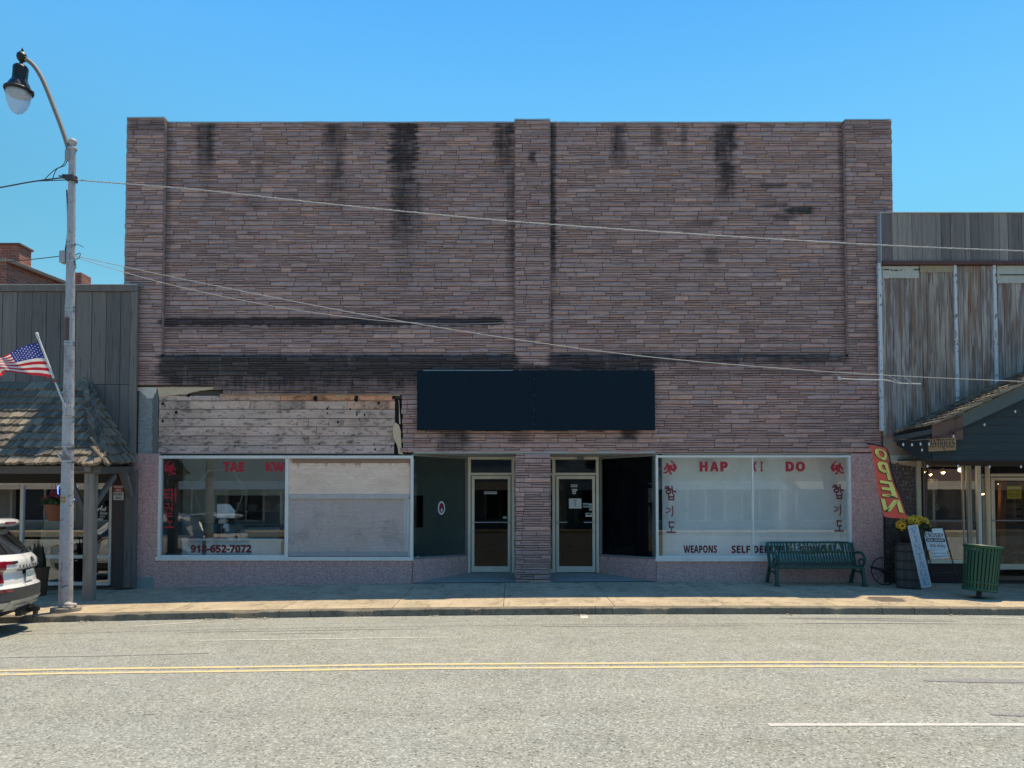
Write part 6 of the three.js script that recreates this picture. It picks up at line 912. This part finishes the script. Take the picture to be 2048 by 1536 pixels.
{
  const z = 1.2, f = thing('open_flag', 'red feather flag with mirrored yellow letters leaning by the flower barrel', 'flag', [PX(1824, 1088, z), PY(1088, z), z]);
  const Le = [[1737, 890], [1742, 905], [1748, 926], [1754, 955], [1759, 985], [1763, 1010], [1767, 1033]], Ri = [[1771, 896], [1777, 910], [1782, 935], [1789, 962], [1797, 990], [1804, 1014], [1813, 1039]];
  const pick = (T, v) => { const k = clamp(v) * (T.length - 1), i = Math.min(T.length - 2, Math.floor(k)), t = k - i; return [lerp(T[i][0], T[i + 1][0], t), lerp(T[i][1], T[i + 1][1], t)]; };
  const on = (u, v, d = 0) => { const a = pick(Le, v), c = pick(Ri, v), px = lerp(a[0], c[0], u), py = lerp(a[1], c[1], u) + 3 * Math.sin(u * 3.1) * v * (1 - v) * 0 + (v > .95 ? 2 * Math.sin(u * 6) * (v - .95) * 20 * .4 : 0), zz = z + .035 * Math.sin(v * 7 + u * 2) + .02 * Math.sin(u * 5 - v * 3); return [...P(px, py, z), zz + d]; };
  const red = new THREE.MeshPhysicalMaterial({ color: C([.90, .145, .105]), roughness: .9, transmission: .35, thickness: 0, side: THREE.DoubleSide, bumpMap: rep(speckB, .05), bumpScale: .0005 });
  part(f, 'cloth', grid(12, 50, (u, v) => on(u, 1 - v)), red);
  const letter = (ch, u0, v0, u1, v1, d, du, dv) => { const s = BOLD.generateShapes(ch, 1), g0 = new THREE.ShapeGeometry(s, 8); g0.computeBoundingBox(); const bb = g0.boundingBox, p = g0.attributes.position; for (let i = 0; i < p.count; i++) { const a = (p.getX(i) - bb.min.x) / (bb.max.x - bb.min.x), c = (p.getY(i) - bb.min.y) / (bb.max.y - bb.min.y); p.setXYZ(i, ...on(lerp(u1, u0, a) + du, lerp(v1, v0, c) + dv, d)); } g0.computeVertexNormals(); return g0; };
  const LT = [['O', .16, .06, .90, .255], ['P', .16, .285, .86, .50], ['E', .18, .52, .86, .71], ['N', .06, .745, .90, .915]];
  part(f, 'letter_shadow', LT.map((l) => letter(...l, .008, -.035, .012)), mat([.05, .06, .02], .9)); part(f, 'lettering', LT.map((l) => letter(...l, .012, 0, 0)), mat([.74, .70, .20], .9));
  part(f, 'pole', tube([[1824, 1088], [1814, 1042], [1798, 990], [1783, 936], [1778, 910], [1772, 897], [1758, 891], [1734, 887]].map((p) => [...P(...p, z), z - .005]), .014, 80, 8), mat([.012, .012, .014], .6));
}
{
  const z = .85, x = PX(1818, 1125, z), y0 = walkY(x, z), b = thing('barrel', 'weathered wooden barrel with dark iron hoops, used as a plant stand', 'barrel', [x, y0, z]), H = PY(1085, z) - y0, rad = (h) => .212 + .028 * Math.sin(Math.PI * h / H), bm = [[.11, .105, .10], [.085, .08, .075], [.13, .12, .11]].map((c) => wood(c, .9)), q = rng(63), NS = 22;
  for (let k = 0; k < NS; k++) { const a0 = k / NS * 6.2832, a1 = (k + 1) / NS * 6.2832 - .02, d = q() * .004, g = grid(1, 8, (u, v) => { const a = lerp(a0, a1, u), r = rad(v * H) + d; return [x + Math.sin(a) * r, y0 + v * H, z + Math.cos(a) * r]; }); const uv = g.attributes.uv; for (let i = 0; i < uv.count; i++) uv.setXY(i, uv.getX(i) * .08 + q(0) * 0 + k * .37, uv.getY(i) * .8 + k * .2); part(b, 'stave', g, bm[k % 3]); }
  for (const h of [.02, .17, .36, .52, H - .16, H - .03]) part(b, 'hoop', lathe([[rad(h) - .002, h - .017], [rad(h) + .008, h - .017], [rad(h) + .008, h + .017], [rad(h) - .002, h + .017]], x, y0, z, 32), plain([.035, .033, .033], .7, .3));
  part(b, 'head', lathe([[0, H - .03], [.205, H - .03]], x, y0, z, 28), bm[1]);
  const py = y0 + H - .03, px = PX(1823, 1070, z), pl = thing('flower_planter', 'dark pot of yellow daisies standing on the barrel', 'flowers', [px, py, z]);
  part(pl, 'pot', lathe([[0, 0], [.18, 0], [.235, .24], [.25, .25], [.25, .29], [.22, .29], [.20, .24], [0, .24]], px, py, z, 26), mat([.014, .017, .02], .6));
  const lf = []; for (let k = 0; k < 260; k++) { const a = q() * 6.283, r = .33 * Math.sqrt(q()), h = .26 + .24 * q() * (1 - r * r * 6), g = new THREE.CircleGeometry(1, 5).scale(.016 + q() * .014, .04 + q() * .03, 1).rotateX(q() * 2 - 1).rotateZ(q() * 6).rotateY(q() * 6); lf.push(g.translate(px + Math.cos(a) * r, py + h, z + Math.sin(a) * r * .8)); } part(pl, 'foliage', lf, mat([.025, .045, .014], .8));
  const petals = (() => { const l = []; for (let k = 0; k < 14; k++) { const g = grid(2, 3, (u, v) => [(u - .5) * .30 * Math.sin(Math.PI * (.12 + .80 * v)), .25 + v * .75, .10 * v * v - .02 * Math.abs(u - .5)]); l.push(g.rotateZ(k * 6.2832 / 14).translate(0, 0, (k % 2) * .02)); } return merge(l); })(), disc = new THREE.SphereGeometry(.30, 10, 6).scale(1, 1, .45);
  const yM = [[.66, .40, .015], [.58, .33, .012], [.70, .47, .03]].map((c) => mat(c, .75)), dM = mat([.03, .014, .008], .9), dM2 = mat([.14, .07, .01], .9);
  const spots = [[1805, 1052, .155, 1], [1834, 1047, .14, .4], [1798, 1046, .10, 0], [1852, 1044, .10, 0], [1845, 1052, .09, 0]]; for (let k = 0; k < 46; k++) { const t = q() * 6.283, r = Math.sqrt(q()); spots.push([1826 + Math.cos(t) * r * 32, 1043 - Math.sin(t) * r * 15 + r * r * 5, .0 + (r - .9) * -.16, 0]); }
  spots.forEach(([fx, fy, dz, front], k) => { const zz = z + .10 + dz * .9, s = front ? .072 : .05 + q() * .018, p = P(fx, fy, zz), qu = new THREE.Quaternion().setFromEuler(new THREE.Euler(front ? -.1 : -.9 * q() - .1, (fx - 1826) / 45 + (q() - .5) * .6, q() * 6)); const m = piece(pl, 'flower', petals, yM[k % 3], [p[0], p[1], zz], qu, [s, s, s]); m.base = [0, 0, 0]; piece(m, 'flower_centre', disc, k % 4 ? dM2 : dM, [0, 0, .01]); });
}
{
  const z = 1.36, base = P(1853.5, 1174.5, z), v = thing('vintage_sign', 'narrow leaning pale blue board lettered downwards in faded blue', 'sign', [base[0], base[1], z]);
  const W2 = .185, Hh = 1.145, M = new THREE.Matrix4().makeTranslation(base[0], base[1], z).multiply(new THREE.Matrix4().makeRotationZ(.148)).multiply(new THREE.Matrix4().makeRotationX(-.12));
  part(v, 'board', rbox(-W2 / 2, W2 / 2, 0, Hh, -.02, 0, .004).applyMatrix4(M), plain([.46, .54, .60], .8, .5)); part(v, 'border', [box(-W2 / 2, -W2 / 2 + .012, 0, Hh, 0, .004), box(W2 / 2 - .012, W2 / 2, 0, Hh, 0, .004), box(-W2 / 2 + .012, W2 / 2 - .012, 0, .012, 0, .004), box(-W2 / 2 + .012, W2 / 2 - .012, Hh - .012, Hh, 0, .004)].map((g) => g.applyMatrix4(M)), plain([.56, .62, .66], .8, .5));
  part(v, 'lettering', [...'VINTAGE'].map((c, i) => { const yy = Hh - .03 - (i + 1) * (Hh - .05) / 7, w = c === 'I' ? .06 : .115; return fitted(SERIF.generateShapes(c, 1), -w / 2, w / 2, yy + .02, yy + (Hh - .05) / 7 - .012, .0005).applyMatrix4(M); }), plain([.20, .34, .46], .8, .4));
}
{
  const z = .75, s = thing('estate_sign', 'white estate agent board in a black metal frame beside the blue board', 'sign', [PX(1875, 1128, z), walkY(8.2, z), z]);
  const q4 = (a, b, c, d, dz = 0) => grid(1, 1, (u, v) => { const px = lerp(lerp(a[0], b[0], u), lerp(d[0], c[0], u), 1 - v), py = lerp(lerp(a[1], b[1], u), lerp(d[1], c[1], u), 1 - v); return [...P(px, py, z), z + dz + .10 * (py - 1090) / 60]; });
  const t1 = canvas(512, 560, (c, w, h) => { c.fillStyle = '#dfe4e6'; c.fillRect(0, 0, w, h); c.textAlign = 'center'; c.fillStyle = '#16181d'; c.font = 'bold 40px sans-serif'; c.fillText('FOR SALE', 96, 100, 150); c.font = 'bold 150px sans-serif'; c.fillText('CROSBY', w / 2, 230, w - 36); c.beginPath(); c.roundRect(14, 252, w - 28, 92, 40); c.fill(); c.fillStyle = '#eef1f2'; c.font = 'bold 70px sans-serif'; c.fillText('REAL ESTATE', w / 2, 323, w - 80); c.fillStyle = '#5a2a44'; c.font = 'bold 100px sans-serif'; c.fillText('650-0082', w / 2 + 20, 478, w - 110); c.fillStyle = '#444a55'; c.font = '24px sans-serif'; c.fillRect(90, 370, 330, 8); c.fillRect(60, 520, 390, 7); });
  const t2 = canvas(384, 192, (c, w, h) => { c.fillStyle = '#dde2e4'; c.fillRect(0, 0, w, h); c.fillStyle = '#3a3240'; c.textAlign = 'center'; c.font = '60px sans-serif'; c.fillText('Sherri Crosby', w / 2, 82, w - 24); c.font = 'bold 54px sans-serif'; c.fillText('918 630-0373', w / 2, 160, w - 40); });
  part(s, 'panel', q4([1848, 1057.5], [1887.5, 1057], [1895, 1102], [1854, 1100], .012), mat(0xffffff, .6, { map: t1 })); part(s, 'panel', q4([1858, 1101], [1891, 1101], [1894, 1115.5], [1861, 1117.5], .014), mat(0xffffff, .6, { map: t2 })); part(s, 'back', q4([1847, 1056.5], [1888.5, 1056], [1896, 1103], [1853, 1101], .006), darkMetal);
  const pt = (px, py, dz = 0) => [...P(px, py, z), z + dz + .10 * (py - 1090) / 60]; part(s, 'frame', [bar(pt(1846, 1055.5), pt(1889.5, 1055), .022, .022), bar(pt(1889.5, 1055), pt(1907, 1150), .018, .018), bar(pt(1846, 1055.5), pt(1862, 1152), .018, .018), bar(pt(1889, 1056), [...P(1913, 1150, z - .35), z - .35], .016, .016), bar(pt(1862, 1146), pt(1906, 1144), .014, .014)], blackPaint);
}
{
  const z = .38, c = P(1768, 1141, z), w = thing('cart_wheel', 'thin rusty iron cart wheel with spokes leaning beside the bench', 'wheel', [c[0], walkY(c[0], z), z]), R0 = .265, tilt = new THREE.Matrix4().makeTranslation(c[0], walkY(c[0], z) + R0, z).multiply(new THREE.Matrix4().makeRotationX(-.18)).multiply(new THREE.Matrix4().makeRotationY(.15)), iron = plain([.035, .025, .022], .8, .3);
  part(w, 'rim', [new THREE.TorusGeometry(R0, .012, 6, 48).applyMatrix4(tilt)], iron); for (let k = 0; k < 11; k++) { const a = k / 11 * 6.2832; part(w, 'spoke', rod([0, 0, 0], [Math.cos(a) * R0, Math.sin(a) * R0, 0], .004).applyMatrix4(tilt), iron); } part(w, 'hub', rod([0, 0, -.05], [0, 0, .05], .028, .028, 12).applyMatrix4(tilt), iron);
  part(w, 'beam', bar([...P(1739, 1133.5, z), z + .05], [...P(1784, 1145, z), z + .03], .045, .05, .006), iron);
  const x = PX(1786, 1110, .3), v = thing('dry_vine', 'dry brown vine climbing the dark brick behind the barrel', 'plant', [x, walkY(x, .3), .25]), q = rng(92), st = [], lf = [];
  for (let k = 0; k < 26; k++) { let a = P(1774 + q() * 24, 1166, .2), h = .35 + q() * .85, pts = [[a[0], 0, .16 + q() * .12]]; for (let i = 1; i < 6; i++) pts.push([a[0] + (q() - .5) * .12, h * i / 5, .12 + q() * .14]); st.push(tube(pts, .005, 14, 4)); for (let i = 0; i < 12; i++) { const s = pts[1 + Math.floor(q() * 5)]; lf.push(new THREE.CircleGeometry(.012 + q() * .022, 5).scale(1, 1.5, 1).rotateX(q() * 3).rotateY(q() * 6).translate(s[0] + (q() - .5) * .1, s[1] + (q() - .5) * .12, s[2] + (q() - .2) * .06)); } }
  part(v, 'stem', st, mat([.07, .055, .045], .95)); part(v, 'foliage', lf, plain([.10, .085, .06], .95, .4));
}
{
  const z = 2.15, foot = [PX(1957, 1194, z), 0, z]; foot[1] = walkY(foot[0], z); const b = thing('litter_bin', 'green slatted steel litter bin tilted on a short post', 'litter bin', foot);
  const M = new THREE.Matrix4().makeTranslation(foot[0] + .02, foot[1] + .13, z).multiply(new THREE.Matrix4().makeRotationZ(-.10)), H = .76, r = (h) => .262 + .022 * h / H, NS = 30, at = (g) => g.applyMatrix4(M);
  for (let k = 0; k < NS; k++) { const a = k / NS * 6.2832, hw = .0195, g = grid(2, 4, (u, v) => { const h = lerp(.0, H, v), rr2 = r(h), t = a + (u - .5) * 2 * hw / rr2; return [Math.sin(t) * rr2, h, Math.cos(t) * rr2]; }), in_ = g.clone(); const p = in_.attributes.position; for (let i = 0; i < p.count; i++) p.setXYZ(i, p.getX(i) * .985, p.getY(i), p.getZ(i) * .985); part(b, 'slat', at(merge([g, in_])), greenBin); }
  const ring = (h, t, o) => lathe([[r(h) - .01, h - t], [r(h) + o, h - t], [r(h) + o + .002, h], [r(h) + o, h + t], [r(h) - .01, h + t]], 0, 0, 0, 40); part(b, 'band', at(ring(.02, .025, .006)), greenBin); part(b, 'band', at(ring(.14, .014, .003)), greenBin); part(b, 'band', at(ring(H - .10, .010, .003)), greenBin); part(b, 'rim', at(lathe([[r(H) - .03, H - .03], [r(H) + .012, H - .035], [r(H) + .018, H], [r(H) + .012, H + .02], [r(H) - .03, H + .015], [r(H) - .05, H]], 0, 0, 0, 44)), greenBin);
  part(b, 'liner', at(lathe([[0, .03], [.225, .03], [.23, .4], [.238, H - .08], [.226, H - .08], [.216, .05]], 0, 0, 0, 32)), mat([.012, .022, .018], .8)); part(b, 'floor_plate', at(lathe([[0, .0], [.255, .0], [.255, .02], [0, .02]], 0, 0, 0, 32)), greenBin); part(b, 'post', [rod([foot[0], foot[1] - .02, z], [foot[0] + .02, foot[1] + .16, z], .042, .042, 16), lathe([[0, .012], [.10, .012], [.11, 0]], ...foot, 20)], plain([.03, .045, .04], .6, .4));
}

// ---------------------------------------------------------------- the far side of the street: only its reflection shows
{
  const q = rng(303), list = [[-46, -24, 7.2, [.42, .40, .36]], [-24, -9, 6.0, [.26, .33, .38]], [-9, 4, 5.2, [.30, .38, .44]], [4, 19, 7.4, [.30, .36, .40]], [19, 46, 6.2, [.34, .20, .16]]];
  const txt = ['wide cream shop across the street, reflected in the windows', 'blue-grey shop across the street, reflected in the windows', 'low pale blue shop across the street, reflected in the windows', 'tall cream shop across the street, reflected in the windows', 'brick shop across the street, reflected in the windows'];
  list.forEach(([a, b, h, c], i) => {
    const t = thing('far_shop', txt[i], 'building', [(a + b) / 2, -.2, 38]), m = plain(c, .9, 2.5), f = plain([.66, .66, .64], .7, 1), gl = mat([.03, .04, .05], .1);
    part(t, 'wall', [mbox(a + .02, b - .02, 3.2, h, 37.8, 46), mbox(a + .02, b - .02, -.3, .5, 37.8, 46), ...Array.from({ length: 5 }, (_, k) => { const x = lerp(a, b, k / 4); return mbox(clamp(x - .5, a + .02, b - 1), clamp(x + .5, a + 1, b - .02), .5, 3.2, 37.8, 46); })], m); part(t, 'cornice', mbox(a, b, h, h + .3, 37.6, 46), f); part(t, 'awning', metric(grid(1, 1, (u, v) => [lerp(a + .4, b - .4, u), lerp(2.7, 3.3, v), lerp(36.4, 37.75, v)])), mat(i % 2 ? [.12, .2, .3] : [.3, .28, .24], .9));
    for (let k = 0; k < 4; k++) { const x0 = lerp(a, b, k / 4) + .5, x1 = lerp(a, b, (k + 1) / 4) - .5; const w = sub(t, 'window'); part(w, 'frame', [mbox(x0, x0 + .16, .5, 3.2, 37.7, 38.1), mbox(x1 - .16, x1, .5, 3.2, 37.7, 38.1), mbox(x0, x1, .5, .62, 37.9, 38.1), mbox(x0, x1, 3.08, 3.2, 37.9, 38.1), mbox((x0 + x1) / 2 - .05, (x0 + x1) / 2 + .05, .62, 3.08, 37.9, 38.1)], f); part(w, 'pane', mbox(x0, x1, .62, 3.08, 38.15, 38.2), gl); if (h > 6.5) { const u = sub(t, 'window'), xm = (x0 + x1) / 2; part(u, 'frame', [mbox(xm - .7, xm + .7, 4.1, 4.2, 37.72, 37.82), mbox(xm - .7, xm + .7, 5.9, 6.0, 37.72, 37.82)], f); part(u, 'pane', mbox(xm - .6, xm + .6, 4.2, 5.9, 37.77, 37.81), gl); } }
  });
}

// ---------------------------------------------------------------- draw
const renderer = new THREE.WebGLRenderer({ antialias: true });
renderer.setSize(1024, 768);
renderer.shadowMap.enabled = true; renderer.shadowMap.type = THREE.PCFSoftShadowMap;
renderer.toneMapping = THREE.LinearToneMapping; renderer.toneMappingExposure = EXPOSURE;
renderer.render(scene, camera);
